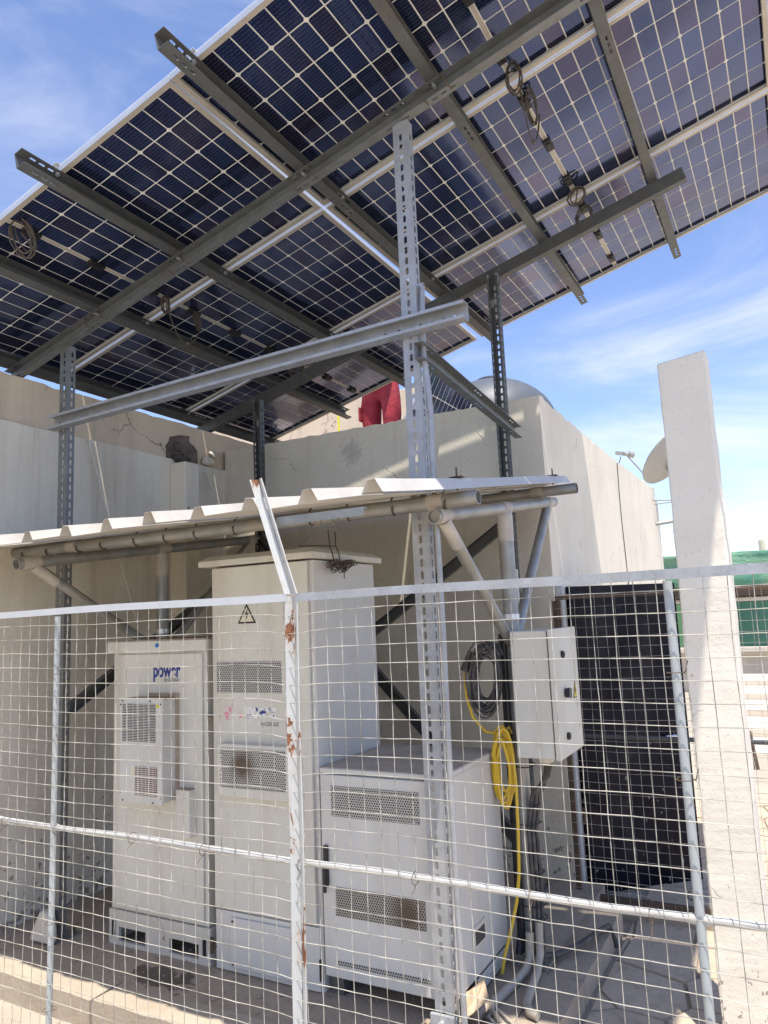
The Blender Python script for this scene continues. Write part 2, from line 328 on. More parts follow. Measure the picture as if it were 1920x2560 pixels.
# ---------------------------------------------------------------- mesh helpers
class MB:
    def __init__(s): s.v = []; s.f = []; s.m = []
    def add(s, vs, fs, mi=0):
        o = len(s.v); s.v += [tuple(p) for p in vs]; s.f += [tuple(i+o for i in f) for f in fs]; s.m += [mi]*len(fs); return s
    def box(s, x0, x1, y0, y1, z0, z1, mi=0):
        return s.add([(x0,y0,z0),(x1,y0,z0),(x1,y1,z0),(x0,y1,z0),(x0,y0,z1),(x1,y0,z1),(x1,y1,z1),(x0,y1,z1)],
              [(0,3,2,1),(4,5,6,7),(0,1,5,4),(1,2,6,5),(2,3,7,6),(3,0,4,7)], mi)
    def obox(s, c, ax, ay, az, mi=0):
        c, ax, ay, az = Vector(c), Vector(ax), Vector(ay), Vector(az)
        p = [c+ax*i+ay*j+az*k for k in (-1,1) for j in (-1,1) for i in (-1,1)]
        return s.add(p, [(0,2,3,1),(4,5,7,6),(0,1,5,4),(1,3,7,5),(3,2,6,7),(2,0,4,6)], mi)
    def tube(s, pts, r, n=8, cap=True, mi=0, hollow=None):
        pts = [Vector(p) for p in pts]; k = len(pts)
        rr = r if isinstance(r, (list, tuple)) else [r]*k
        t0 = (pts[1]-pts[0]).normalized()
        a = t0.orthogonal().normalized(); vs = []; fs = []
        for i, p in enumerate(pts):
            t = (pts[min(i+1,k-1)]-pts[max(i-1,0)]).normalized()
            a = (a - t*a.dot(t)); a = a.normalized() if a.length > 1e-6 else t.orthogonal().normalized()
            b = t.cross(a)
            for j in range(n):
                an = 2*math.pi*j/n; vs.append(p + (a*math.cos(an)+b*math.sin(an))*rr[i])
        for i in range(k-1):
            for j in range(n):
                j2 = (j+1) % n; fs.append((i*n+j, i*n+j2, (i+1)*n+j2, (i+1)*n+j))
        if cap and not hollow:
            fs.append(tuple(range(n-1,-1,-1))); fs.append(tuple((k-1)*n+j for j in range(n)))
        if hollow:
            o = len(vs)
            for i, p in enumerate(pts):
                for j in range(n): vs.append(p + (Vector(vs[i*n+j])-p)*hollow)
            for i in range(k-1):
                for j in range(n):
                    j2 = (j+1) % n; fs.append((o+i*n+j2, o+i*n+j, o+(i+1)*n+j, o+(i+1)*n+j2))
            for j in range(n):
                j2 = (j+1) % n; fs.append((j, o+j, o+j2, j2)); e = (k-1)*n; fs.append((e+j2, o+e+j2, o+e+j, e+j))
        return s.add(vs, fs, mi)
    def prism(s, poly, d, mi=0):
        poly = [Vector(p) for p in poly]; d = Vector(d); n = len(poly)
        return s.add(poly + [p+d for p in poly], [tuple(range(n-1,-1,-1)), tuple(range(n,2*n))] + [(i,(i+1)%n,n+(i+1)%n,n+i) for i in range(n)], mi)
    def strip(s, o, ds, dw, dn, length, width, th, slots=(), sl=.030, sw=.011, mi=0):
        """flat bar from o along ds, width centred on dw, thickness along dn, with oblong holes at the given distances"""
        o, ds, dw, dn = Vector(o), Vector(ds), Vector(dw), Vector(dn)
        def P(a, b, c): return o + ds*a + dw*b + dn*c
        h = width/2; cur = 0.0; ch = sw*.32
        def plain(a, b):
            if b-a < 1e-5: return
            s.add([P(a,-h,0),P(b,-h,0),P(b,h,0),P(a,h,0),P(a,-h,th),P(b,-h,th),P(b,h,th),P(a,h,th)],
                  [(0,3,2,1),(4,5,6,7),(0,1,5,4),(2,3,7,6),(1,2,6,5),(3,0,4,7)], mi)
        for c in sorted(slots):
            a, b = c-sl/2-.004, c+sl/2+.004
            if a < cur or b > length: continue
            plain(cur, a); cur = b
            inn = [(c-sl/2,-(sw/2-ch)),(c-sl/2+ch,-sw/2),(c+sl/2-ch,-sw/2),(c+sl/2,-(sw/2-ch)),(c+sl/2,sw/2-ch),(c+sl/2-ch,sw/2),(c-sl/2+ch,sw/2),(c-sl/2,sw/2-ch)]
            outp = [(a,-(sw/2-ch)),(c-sl/2+ch,-h),(c+sl/2-ch,-h),(b,-(sw/2-ch)),(b,sw/2-ch),(c+sl/2-ch,h),(c-sl/2+ch,h),(a,sw/2-ch)]
            cor = {0:(a,-h), 2:(b,-h), 4:(b,h), 6:(a,h)}
            for side, z in ((0,0.0),(1,th)):
                vs = [P(*q,z) for q in inn] + [P(*q,z) for q in outp] + [P(*cor[k],z) for k in (0,2,4,6)]
                fs = []
                for i in range(8):
                    j = (i+1) % 8
                    if i in cor: f = (8+i, 16+i//2, 8+j, j, i)
                    else: f = (8+i, 8+j, j, i)
                    fs.append(f if side else f[::-1])
                s.add(vs, fs, mi)
            vs = [P(*q,0) for q in inn] + [P(*q,th) for q in inn]
            s.add(vs, [(i,(i+1)%8,8+(i+1)%8,8+i) for i in range(8)], mi)
            s.add([P(a,-h,0),P(b,-h,0),P(b,-h,th),P(a,-h,th),P(a,h,0),P(b,h,0),P(b,h,th),P(a,h,th)], [(0,1,2,3),(5,4,7,6)], mi)
        plain(cur, length)
        return s
def link(name, mb, mat, parent=None, bevel=0, smooth=False, off=None):
    me = bpy.data.meshes.new(name)
    if off is None:
        off = Vector((0,0,0)); q = parent
        while q is not None: off += Vector(q.location); q = q.parent
    me.from_pydata([(x-off.x, y-off.y, z-off.z) for x, y, z in mb.v], [], mb.f)
    mats = mat if isinstance(mat, (list, tuple)) else [mat]
    for m in mats: me.materials.append(MATS[m])
    for p, i in zip(me.polygons, mb.m): p.material_index = i
    if smooth:
        for p in me.polygons: p.use_smooth = True
    me.update()
    o = bpy.data.objects.new(name, me); C.objects.link(o)
    if parent is not None: o.parent = parent
    if bevel:
        b = o.modifiers.new('bevel', 'BEVEL'); b.width = bevel; b.segments = 2; b.limit_method = 'ANGLE'; b.angle_limit = R(40)
    if smooth:
        sm = me; 
        try: me.set_sharp_from_angle(angle=R(40))
        except Exception: pass
    return o
def tag(o, label, cat, group=None):
    o['label'] = label; o['category'] = cat
    if group: o['group'] = group
    return o
def thing(name, label, cat, loc, group=None):
    o = bpy.data.objects.new(name, None); C.objects.link(o); o.location = loc; o.empty_display_size = .1
    bpy.context.view_layer.update()
    return tag(o, label, cat, group)
def solo(name, mb, mat, base, label, cat, group=None, **k):
    """a thing that is one mesh: origin at its base"""
    o = link(name, mb, mat, None, off=Vector(base), **k); o.location = base
    return tag(o, label, cat, group)
def struct(name, mb, mat, **k):
    o = link(name, mb, mat, None, **k); o['kind'] = 'structure'; return o
def P3(*a): return Vector(a)

# ================================================================ THE SETTING
LOW = -0.12                     # level of the lower ground
def jit_box(x0, x1, y0, y1, z0, z1, nx, ny, amp, seed=0):
    """slab with an uneven top and uneven upper edges"""
    mb = MB(); vs = []; 
    def P(i, j, top):
        x = x0+(x1-x0)*i/nx; y = y0+(y1-y0)*j/ny
        n = noise.noise_vector(Vector((x*5+seed, y*5, seed*3.1)))
        e = 1.0 if (i in (0,nx) or j in (0,ny)) else .35
        if top: return (x+n.x*amp*e, y+n.y*amp*e, z1+n.z*amp*e-(amp*.4 if e==1 else 0))
        return (x, y, z0)
    idx = {}
    for j in range(ny+1):
        for i in range(nx+1): idx[i,j] = len(vs); vs.append(P(i,j,True))
    fs = [(idx[i,j],idx[i+1,j],idx[i+1,j+1],idx[i,j+1]) for j in range(ny) for i in range(nx)]
    ring = [(i,0) for i in range(nx)] + [(nx,j) for j in range(ny)] + [(i,ny) for i in range(nx,0,-1)] + [(0,j) for j in range(ny,0,-1)]
    o = len(vs)
    for r in ring: vs.append(P(*r,False))
    k = len(ring)
    fs += [(idx[ring[q]], o+q, o+(q+1)%k, idx[ring[(q+1)%k]]) for q in range(k)]
    return mb.add(vs, [f for f in fs])
g = MB(); S = 300
g.add([(-S,-S,LOW),(S,-S,LOW),(S,S,LOW),(-S,S,LOW)], [(0,1,2,3)])
struct('ground', g, 'ground')
# raised concrete plinth carrying the cabinets, edged with kerb stones
plinth = struct('concrete_plinth', jit_box(-3.98, -1.14, 2.60, 4.62, LOW-.05, 0, 40, 26, .006, 1), 'concrete')
for k, (xa, xb) in enumerate(((-3.98,-2.885),(-2.87,-1.93),(-1.915,-.975))):
    link('kerb_stone', jit_box(xa, xb, 2.42+.004*k, 2.597, LOW-.05, .004, 26, 5, .010, 4+k), 'kerb', plinth)
for k, (ya, yb) in enumerate(((2.605,3.42),(3.435,4.25))):
    link('kerb_stone', jit_box(-1.137, -.968, ya, yb, LOW-.05, .002, 5, 22, .009, 9+k), 'concrete', plinth)
# crazy paving on the right
def voronoi_cells(x0, x1, y0, y1, step, seed):
    rnd = random.Random(seed); pts = []
    nx = int((x1-x0)/step)+1; ny = int((y1-y0)/step)+1
    for j in range(-1, ny+2):
        for i in range(-1, nx+2): pts.append((x0+(i+.5+rnd.uniform(-.42,.42))*step, y0+(j+.5+rnd.uniform(-.42,.42))*step))
    cells = []
    for p in pts:
        poly = [(x0,y0),(x1,y0),(x1,y1),(x0,y1)]
        for q in pts:
            if q is p or abs(q[0]-p[0]) > 3*step or abs(q[1]-p[1]) > 3*step: continue
            mx_, my_ = (p[0]+q[0])/2, (p[1]+q[1])/2; dx, dy = q[0]-p[0], q[1]-p[1]
            l = math.hypot(dx,dy); new = []
            g_ = .007
            def side(a): return ((a[0]-mx_)*dx+(a[1]-my_)*dy)/l + g_
            for i in range(len(poly)):
                a, b = poly[i], poly[(i+1)%len(poly)]; sa, sb = side(a), side(b)
                if sa <= 0: new.append(a)
                if (sa <= 0) != (sb <= 0):
                    tt = sa/(sa-sb); new.append((a[0]+(b[0]-a[0])*tt, a[1]+(b[1]-a[1])*tt))
            poly = new
            if len(poly) < 3: break
        if len(poly) >= 3: cells.append(poly)
    return cells
pav = MB(); pav.box(-.955, 1.8, 2.2, 7.5, LOW-.04, LOW+.004)
pav_o = struct('pavement', pav, 'concrete')
rnd = random.Random(3)
for poly in voronoi_cells(-.945, 1.7, 2.3, 7.4, .31, 5):
    cx = sum(p[0] for p in poly)/len(poly); cy = sum(p[1] for p in poly)/len(poly)
    if cx > .55 and cy < 4.5: continue
    h = LOW+.018+rnd.uniform(-.003,.004)
    mb = MB(); lo = [(x,y,LOW+.001) for x,y in poly]; hi = [(cx+(x-cx)*.985, cy+(y-cy)*.985, h+rnd.uniform(-.0015,.0015)) for x,y in poly]
    n = len(poly); mb.add(lo+hi, [tuple(range(n,2*n))]+[(i,(i+1)%n,n+(i+1)%n,n+i) for i in range(n)])
    link('paving_stone', mb, 'paver', pav_o)

# ---- building behind (its rear yard wall, right flank and flat roof)
bld = thing('plastered_building', 'cream plastered flat roofed building behind the cabinets with a black door', 'building', (-4.4, 6.8, LOW))
YB, XB, ZB = 4.62, -1.314, 3.000
def uneven_wall(p0, p1, z0, z1f, th, nrm, n, amp, seed):
    """wall from p0 to p1 with a hand-finished, slightly wavy coping"""
    mb = MB(); vs = []; p0 = Vector((*p0,0)); p1 = Vector((*p1,0)); nv = Vector((*nrm,0))
    for i in range(n+1):
        p = p0.lerp(p1, i/n); q = p+nv*th
        dz = amp*noise.noise(Vector((i*.55+seed, seed, 0)))
        z1 = z1f(i/n)+dz
        vs += [(p.x,p.y,z0),(p.x,p.y,z1),(q.x,q.y,z1+amp*.4*noise.noise(Vector((i*.9,seed+5,1)))),(q.x,q.y,z0)]
    fs = []
    for i in range(n):
        a = 4*i; fs += [(a,a+4,a+5,a+1),(a+1,a+5,a+6,a+2),(a+2,a+6,a+7,a+3)]
    fs += [(0,1,2,3),(4*n+3,4*n+2,4*n+1,4*n)]
    return mb.add(vs, fs)
link('rear_wall', uneven_wall((-3.97,YB),(XB,YB), LOW-.05, lambda t: ZB+.02*(1-t), .22, (0,1), 60, .012, 2), 'wall_rear', bld)
link('side_wall', uneven_wall((XB+.004,YB-.004),(XB+.004,9.24), LOW-.05, lambda t: ZB+.0*t-.03*math.sin(t*3.1), .22, (-1,0), 70, .025, 8), 'wall_bright', bld)
mb = MB(); mb.box(-9.5, XB-.2, YB+.2, 9.235, 2.60, 2.86); link('roof_slab', mb, 'concrete', bld)
mb = MB(); mb.box(-4.3,-2.9,6.05,7.1,2.8605,3.0515); link('roof_step', mb, 'concrete', bld)
mb = MB(); mb.box(-9.5, XB+.002, 9.242, 9.44, LOW, 2.86); link('outer_wall', mb, 'wall_white', bld)
mb = MB(); mb.box(-9.0, -4.05, 8.9, 9.15, 2.861, 4.75); link('stair_room_wall', mb, 'cement', bld, bevel=.01)
mb = MB(); mb.box(-6.80, -6.73, 8.80, 8.88, 2.861, 4.5); link('downpipe', mb, 'rustdark', bld)
# door opening trim: jamb strips and the open black leaf
jb = MB(); jb.box(XB+.008, XB+.045, 4.65, 4.71, LOW, 1.76); link('door_jamb', jb, 'white_paint', bld)
jb = MB(); jb.box(XB+.008, XB+.030, 4.716, 4.738, LOW, 1.74); jb.box(XB+.008, XB+.034, 4.743, 4.758, LOW, 1.74); link('door_track', jb, 'galv_dark', bld)
dr = Vector((.75,.66,0)).normalized(); dn = Vector((dr.y,-dr.x,0)); hp = Vector((-1.262, 4.735, 0))
dm = MB(); c = hp+dr*.385+Vector((0,0,.822)); dm.obox(c, dr*.385, dn*.018, (0,0,.928))
door = link('door_leaf', dm, 'black_door', bld, bevel=.003); door['label'] = 'glossy black door leaf standing open'
for zz in (.35, 1.45):
    hm = MB(); hm.tube([hp+dn*.012+Vector((0,0,zz-.05)), hp+dn*.012+Vector((0,0,zz+.05))], .012, 8); link('hinge', hm, 'rustdark', door)
hm = MB(); hm.tube([hp+dr*.66+dn*.02+Vector((0,0,.78)), hp+dr*.66+dn*.055+Vector((0,0,.78)), hp+dr*.58+dn*.055+Vector((0,0,.78))], .009, 8); link('door_handle', hm, 'alu', door)
# hanging cable on the flank
cb = MB(); cb.tube([(XB+.009, 7.05-.03*math.sin(i*.5)+.03*(i/19)**2, 2.95-.13*i) for i in range(20)], .0038, 5); link('wall_cable', cb, 'cable_grey', bld)

# ---- neighbouring wall on the left with its rough cement parapet
lw = thing('boundary_wall', 'streaked white boundary wall with rough brown cement parapet on top', 'wall', (-4.1, 3.0, LOW))
link('plastered_wall', uneven_wall((-3.97,-3.0),(-3.97,YB), LOW-.05, lambda t: 2.855, .20, (-1,0), 60, .012, 4), 'wall_left', lw)
link('cement_parapet', uneven_wall((-4.005,-3.0),(-4.005,9.2), 2.70, lambda t: 3.160, .22, (-1,0), 160, .020, 6), 'cement', lw)
mb = MB(); mb.box(-3.972, -3.82, 4.0, 4.155, LOW, 2.815); link('pilaster', mb, 'wall_bright', lw, bevel=.012)
# broken cavity above the pilaster
mb = MB(); poly = [(3.99,2.83),(3.995,2.93),(3.985,2.95),(4.025,3.0),(4.03,3.03),(4.115,3.06),(4.235,3.075),(4.225,3.03),(4.285,3.0),(4.32,2.965),(4.318,2.87)]
mb.prism([(-4.004,y,z) for y,z in poly], (.012,0,0)); link('broken_cavity', mb, 'rag', lw)
def lump(c, r, seed, n=22):
    rn_ = random.Random(seed); bm_ = bmesh.new()
    for q in range(n):
        d_ = Vector((rn_.gauss(0,1),rn_.gauss(0,1),rn_.gauss(0,1))).normalized()*rn_.uniform(.75,1); bm_.verts.new((c[0]+d_.x*r[0], c[1]+d_.y*r[1], c[2]+d_.z*r[2]))
    bmesh.ops.convex_hull(bm_, input=bm_.verts)
    for v_ in [v_ for v_ in bm_.verts if not v_.link_faces]: bm_.verts.remove(v_)
    bm_.verts.ensure_lookup_table(); bm_.verts.index_update()
    m_ = MB(); m_.add([v_.co.copy() for v_ in bm_.verts], [tuple(v_.index for v_ in f.verts) for f in bm_.faces]); bm_.free(); return m_
link('crumbled_rubble', lump((-3.955,4.08,2.86), (.06,.065,.055), 1), 'cable_grey', lw)
link('crumbled_rubble', lump((-3.975,4.19,2.86), (.03,.05,.05), 2), 'rustdark', lw)
link('crumbled_rubble', lump((-3.980,4.10,2.96), (.02,.05,.05), 3), 'rag', lw)
link('crumbled_rubble', lump((-3.975,4.42,2.90), (.04,.075,.045), 4), 'wall_white', lw)
link('crumbled_rubble', lump((-3.975,4.47,2.96), (.04,.05,.04), 5), 'wall_white', lw)
# ---- square free-standing pillar on the right
def pillar():
    mb = MB(); x0,x1,y0,y1 = -.407,-.212,3.30,3.49; vs = []
    prof = [(x0,y0),(x1,y0),(x1,y1),(x0,y1)]
    NP = 90; zs = [LOW-.05+ (2.655-LOW+.05)*i/NP for i in range(NP+1)]
    for i, z in enumerate(zs):
        for (x,y) in prof:
            q = noise.noise_vector(Vector((x*9, y*9, z*2.2)))*.005 + noise.noise_vector(Vector((x*31, y*31, z*9)))*.004
            zz = z + (noise.noise(Vector((x*20,y*20,3)))*.025+(.02 if x>-.3 else -.012) if i == NP else 0)
            vs.append((x+q.x, y+q.y, zz))
    fs = []
    for i in range(NP):
        for j in range(4): fs.append((i*4+j, i*4+(j+1)%4, i*4+4+(j+1)%4, i*4+4+j))
    fs.append((4*NP,4*NP+1,4*NP+2,4*NP+3)); mb.add(vs, fs); return mb
solo('plaster_pillar', pillar(), 'pillar', (-.31,3.4,LOW-.05), 'tall square white plaster pillar with a broken top beside the mesh gate', 'pillar', bevel=.006)

# ================================================================ SOLAR CANOPY
A = Vector((0.9692721435820995, 0.0018356110051036545, 0.24598402835956623))
B = Vector((-0.0018937764877984264, 0.9999857217516541, -0.004996989437424215))
NN = Vector((-0.24598968866732393, 0.004377603894187991, 0.9692617803106808))
P0 = Vector((-2.031730582327818, 2.0487669288344397, 3.846206885132563))
GS, GG, PW, PL = .021, .0455, 1.134, 2.278
def U(u, v, w_=0.0): return P0 + A*u + B*v + NN*w_
ROT = Matrix(((A.x,B.x,NN.x),(A.y,B.y,NN.y),(A.z,B.z,NN.z))).to_4x4()

def panel_proto():
    root = bpy.data.objects.new('solar_panel', None); C.objects.link(root)
    Lx, Wy, H = PL, PW, .033
    def part(name, mb, mat, par=root, **k): return link(name, mb, mat, par, off=Vector((0,0,0)), **k)
    mb = MB(); mb.box(.004, Lx-.004, .004, Wy-.004, .0255, .0315); part('glass_sheet', mb, 'gridwhite')
    t = .0022; lip = .026
    for nm, (x0,x1,y0,y1), (lx0,lx1,ly0,ly1) in (
        ('a',(0,Lx,0,t),(0,Lx,t,lip)), ('b',(0,Lx,Wy-t,Wy),(0,Lx,Wy-lip,Wy-t)),
        ('c',(0,t,t+.0005,Wy-t-.0005),(t,lip,lip+.0005,Wy-lip-.0005)), ('d',(Lx-t,Lx,t+.0005,Wy-t-.0005),(Lx-lip,Lx-t,lip+.0005,Wy-lip-.0005))):
        mb = MB(); mb.box(x0,x1,y0,y1,0,H,0); mb.box(lx0,lx1,ly0,ly1,.0002,.0024,1)
        if nm in 'ab':
            for k in range(2):
                y = y0-.0012 if nm == 'a' else y1-.0008
                mb.box(x0+.001,x1-.001,y,y+.002,.009+.011*k,.013+.011*k,0)
        part('frame_rail', mb, ['alu','alu_dust'])
    # cells
    pu, pv = .0924, .1836; cw, chh, cf = .0858, .1765, .0092
    half = [(-cw/2+cf,-chh/2),(cw/2,-chh/2),(cw/2,chh/2),(-cw/2+cf,chh/2),(-cw/2,chh/2-cf),(-cw/2,-chh/2+cf)]
    mes = []
    for sgn in (1,-1):
        mb = MB(); poly = [(sgn*x, sgn*y, 0) for x,y in half]; mb.prism(poly, (0,0,.0085))
        me = bpy.data.meshes.new('cell'); me.from_pydata(mb.v, [], mb.f); me.materials.append(MATS['cell']); me.update(); mes.append(me)
    mv = (Wy-6*pv)/2; mu = (Lx-24*pu-.022)/2
    for i in range(24):
        u = mu + (i+.5)*pu + (.022 if i >= 12 else 0)
        for j in range(6):
            o = bpy.data.objects.new('cell', mes[i%2]); C.objects.link(o); o.parent = root
            o.location = (u, mv+(j+.5)*pv, .0240)
    # junction boxes on the middle strip
    mb = MB(); mb.box(Lx/2-.009, Lx/2+.009, .03, Wy-.03, .0236, .0252); part('label_strip', mb, 'alu_dust')
    for v in (.17, .567, .96):
        mb = MB(); mb.box(Lx/2-.022, Lx/2+.022, v-.048, v+.048, .004, .0236); mb.box(Lx/2-.013, Lx/2+.013, v-.03, v+.03, -.003, .004)
        part('junction_box', mb, 'blackrub', bevel=.004)
    return root
def copy_tree(o, parent=None):
    c = o.copy(); C.objects.link(c); c.parent = parent
    for ch in list(o.children): copy_tree(ch, c)
    return c
proto = panel_proto()
rows = ('front', 'middle', 'rear'); cols = (('low side of the canopy near the streaked wall', -PL), ('high side of the canopy above the switch box', GG))
first = True
grp = 'solar panels of the canopy'
sidetxt = {0: ('lower', 'toward the streaked boundary wall'), 1: ('raised', 'toward the tall plaster pillar')}
for ci, (nm, u0) in enumerate(cols):
    for ri in range(3):
        o = proto if first else copy_tree(proto); first = False
        if ci == 0: o.matrix_world = Matrix.Translation(U(u0, ri*(PW+GS))) @ ROT
        else: o.matrix_world = Matrix.Translation(U(.005, 0)) @ ROT @ Matrix.Rotation(-.0118, 4, 'Z') @ Matrix.Translation((0, ri*(PW+GS), 0))
        tag(o, 'bifacial solar panel, %s row of the canopy, %s half %s' % (rows[ri], *sidetxt[ci]), 'solar panel', grp)
# another panel leaning on the roof behind
o = copy_tree(proto)
th = R(62)
# keep a full-size panel: rebuild the matrix without scaling, leaning on its long side
Rm2 = Matrix(((0,math.cos(th),math.sin(th)),(1,0,0),(0,math.sin(th),-math.cos(th)))).to_4x4()
o.matrix_world = Matrix.Translation(Vector((-3.25, 5.92, 2.865))) @ Rm2
tag(o, 'solar panel leaning at a steep tilt on the building roof by the water tank', 'solar panel')

frame = thing('canopy_frame', 'galvanised slotted steel frame carrying the tilted solar panels', 'steel frame', (-2.5, 3.6, 0))
def csec(p, d, L_, out, upv, hgt, fl, t=.0028, slots_web=(), slots_fl=(), sl=.030, sw=.011, lip=0.0):
    """C section starting at p (bottom of the web), running along d; web height along upv, flanges along out"""
    d, out, upv = Vector(d).normalized(), Vector(out).normalized(), Vector(upv).normalized(); p = Vector(p)
    mb = MB()
    mb.strip(p+upv*hgt/2, d, upv, out, L_, hgt, t, slots_web, sl, sw)
    mb.strip(p+out*(fl/2+t/2+.0002)+upv*0, d, out, upv, L_, fl-t, t, slots_fl, sl, sw)
    mb.strip(p+out*(fl/2+t/2+.0002)+upv*(hgt-t), d, out, upv, L_, fl-t, t, slots_fl, sl, sw)
    if lip:
        mb.strip(p+out*(fl-t)+upv*(t+lip/2+.0002), d, upv, out, L_, lip, t); mb.strip(p+out*(fl-t)+upv*(hgt-t-lip/2-.0002), d, upv, out, L_, lip, t)
    return mb
PH = .078
bunch = lambda c, n=3, p=.045: [c+(i-(n-1)/2)*p for i in range(n)]
VA, VB = -.175, 3.545
for u in (-2.165, -1.40, -.745, .105, .845, 1.57):
    vb = VB + random.Random(int(u*100)).uniform(-.04, .03); va = VA + random.Random(int(u*77)).uniform(-.02,.02)
    ln = vb-va
    sl_ = sorted(bunch(.115)+bunch(ln*.36)+bunch(ln*.70)+bunch(ln-.10))
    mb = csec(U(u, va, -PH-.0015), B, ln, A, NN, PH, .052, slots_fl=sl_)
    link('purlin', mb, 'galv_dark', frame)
    for v in (.0, PW+GS/2, 2*(PW+GS)-GS/2, 3*PW+2*GS):
        mb = MB(); mb.tube([U(u+.03, v, -.012), U(u+.03, v, .040)], .005, 6); mb.tube([U(u+.03, v, -.014), U(u+.03, v, -.005)], .010, 6)
        mb.obox(U(u+.03, v, .0375), A*.022, B*.016, NN*.002); link('panel_clamp', mb, 'alu', frame)
BH = .080
# front beam (open side toward the street) and rear beam (open side toward the building)
def beam(u0, u1, v, outv, mat, sl_):
    mb = csec(U(u0, v, -PH-.0035-BH), A, u1-u0, outv, NN, BH, .050, slots_fl=sl_); return link('main_beam', mb, mat, frame)
beam(-2.20, 2.30, .775, -B, 'galv', sorted(bunch(.10,2)+bunch(.78)+bunch(1.46)+bunch(2.33)+bunch(2.86)+bunch(3.10)+bunch(3.80)+bunch(4.2)))
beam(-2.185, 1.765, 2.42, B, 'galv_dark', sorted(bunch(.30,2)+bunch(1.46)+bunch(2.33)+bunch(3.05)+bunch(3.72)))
# tie wires and bolts where purlins cross the front beam
for u in (-1.40, -.745, .105, .845):
    for du in (-.045, .075):
        pts = [U(u+du, .76, -.16), U(u+du-.004, .785, -.10), U(u+du-.012, .775, -.078), U(u+du-.01, .735, -.080), U(u+du, .715, -.10), U(u+du+.008, .712, -.14), U(u+du+.012, .722, -.166), U(u+du+.02, .75, -.172)]
        mb = MB(); mb.tube(pts, .0028, 5); link('tie_wire', mb, 'rustdark', frame, smooth=True)
    mb = MB(); mb.tube([U(u+.025, .765, -.100), U(u+.025, .742, -.100)], .009, 6); mb.tube([U(u+.025, .765, -.1), U(u+.025, .728, -.1)], .0045, 6); link('bolt', mb, 'galv_light', frame)
# columns
def top_at(x, y, w_): 
    # height of the plane offset w_ below the panels at x,y
    q = P0 + NN*w_; return q.z - (NN.x*(x-q.x)+NN.y*(y-q.y))/NN.z
slotrow = lambda h, p=.05, s=.06: [s+i*p for i in range(int((h-s)/p))]
def column(x0, y, w_, d_, openy, mat, base=0.012):
    h = top_at(x0+w_/2, y, -PH-BH-.004)-base
    mb = MB(); t = .003
    if openy > 0:   # web toward the street
        mb.strip((x0+w_/2, y, base), (0,0,1), (1,0,0), (0,1,0), h, w_, t, slotrow(h), .034, .0145)
        mb.strip((x0+w_-t, y+t+d_/2, base), (0,0,1), (0,1,0), (1,0,0), h, d_-.0004, t, slotrow(h), .034, .0145)
    else:
        mb.strip((x0+w_/2, y, base), (0,0,1), (1,0,0), (0,-1,0), h, w_, t, slotrow(h), .034, .0145)
        for sx in (0, 1):
            mb.strip((x0+(w_-t)*sx, y-t-d_/2, base), (0,0,1), (0,1,0), (1,0,0), h, d_-.0004, t, slotrow(h), .034, .0145)
            mb.strip((x0+(t+.006 if sx==0 else w_-t-.006), y-d_-t, base), (0,0,1), (1,0,0), (0,1,0), h, .012, t, slotrow(h), .026, .005)
    o = link('column', mb, mat, frame)
    bp = MB(); yc = y+(d_/2 if openy > 0 else -d_/2)
    bp.box(x0-.05, x0+w_+.05, yc-.075, yc+.075, .001, .011)
    link('base_plate', bp, 'galv', frame, bevel=.002)
    for sx in (-.032, w_+.032):
        for sy in (-.05,.05):
            m2 = MB(); m2.tube([(x0+sx, yc+sy, .011), (x0+sx, yc+sy, .024)], .011, 6); m2.tube([(x0+sx, yc+sy, .01),(x0+sx, yc+sy, .045)], .006, 6); link('anchor_bolt', m2, 'rustdark', frame)
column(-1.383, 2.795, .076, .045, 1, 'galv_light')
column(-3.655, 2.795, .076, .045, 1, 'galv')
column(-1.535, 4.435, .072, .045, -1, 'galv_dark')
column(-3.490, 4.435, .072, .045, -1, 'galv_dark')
# knee plate bolted to the column feet
mb = MB(); mb.box(-1.395, -1.295, 2.770, 2.785, .012, .085); mb.box(-1.395,-1.295,2.60+.09,2.770,.012,.022); link('foot_bracket', mb, 'galv_light', frame, bevel=.003)
m2 = MB(); m2.tube([(-1.345,2.77,.055),(-1.345,2.757,.055)], .013, 6); link('bolt', m2, 'alu', frame)
mb = MB(); mb.prism([(-3.69,2.70,.012),(-3.53,2.70,.012),(-3.545,2.71,.07),(-3.59,2.73,.15),(-3.65,2.73,.15),(-3.675,2.71,.07)], (0,.055,0)); link('footing_block', mb, 'concrete_bg', frame, bevel=.012)
# horizontal ties between the columns
mb = MB()
d = Vector((2.62,0,.052)); Lb = d.length; d.normalize()
upz = Vector((0,0,1)); upz = (upz - d*upz.dot(d)).normalized()
o0 = Vector((-3.685, 2.735, 2.768))
yb_ = Vector((0,.052,0))
mb.strip(o0+upz*.039+yb_, d, upz, (0,1,0), Lb, .078, .003, [Lb-.06,Lb-.115,Lb-.17,Lb-.225,Lb-.33,Lb-.40,.05], .014, .014)
mb.strip(o0+upz*.0752+Vector((0,.0258,0)), d, (0,1,0), upz, Lb, .052, .003)
mb.strip(o0+Vector((0,.0258,0)), d, (0,1,0), upz, Lb, .052, .003, [Lb-.06-.055*i for i in range(8)], .03, .012)
mb.strip(o0+upz*.0695, d, upz, (0,1,0), Lb, .011, .0028); mb.strip(o0+upz*.0085, d, upz, (0,1,0), Lb, .011, .0028)
link('tie_bar', mb, 'galv_light', frame)
mb = csec((-1.303, 2.735, 2.690), (-.125,1.69,0), 1.69, (1,.074,0), (0,0,1), .072, .045, slots_fl=[.06,.11,.16,.80,.845,.89,1.50,1.55]); link('tie_bar', mb, 'galv', frame)
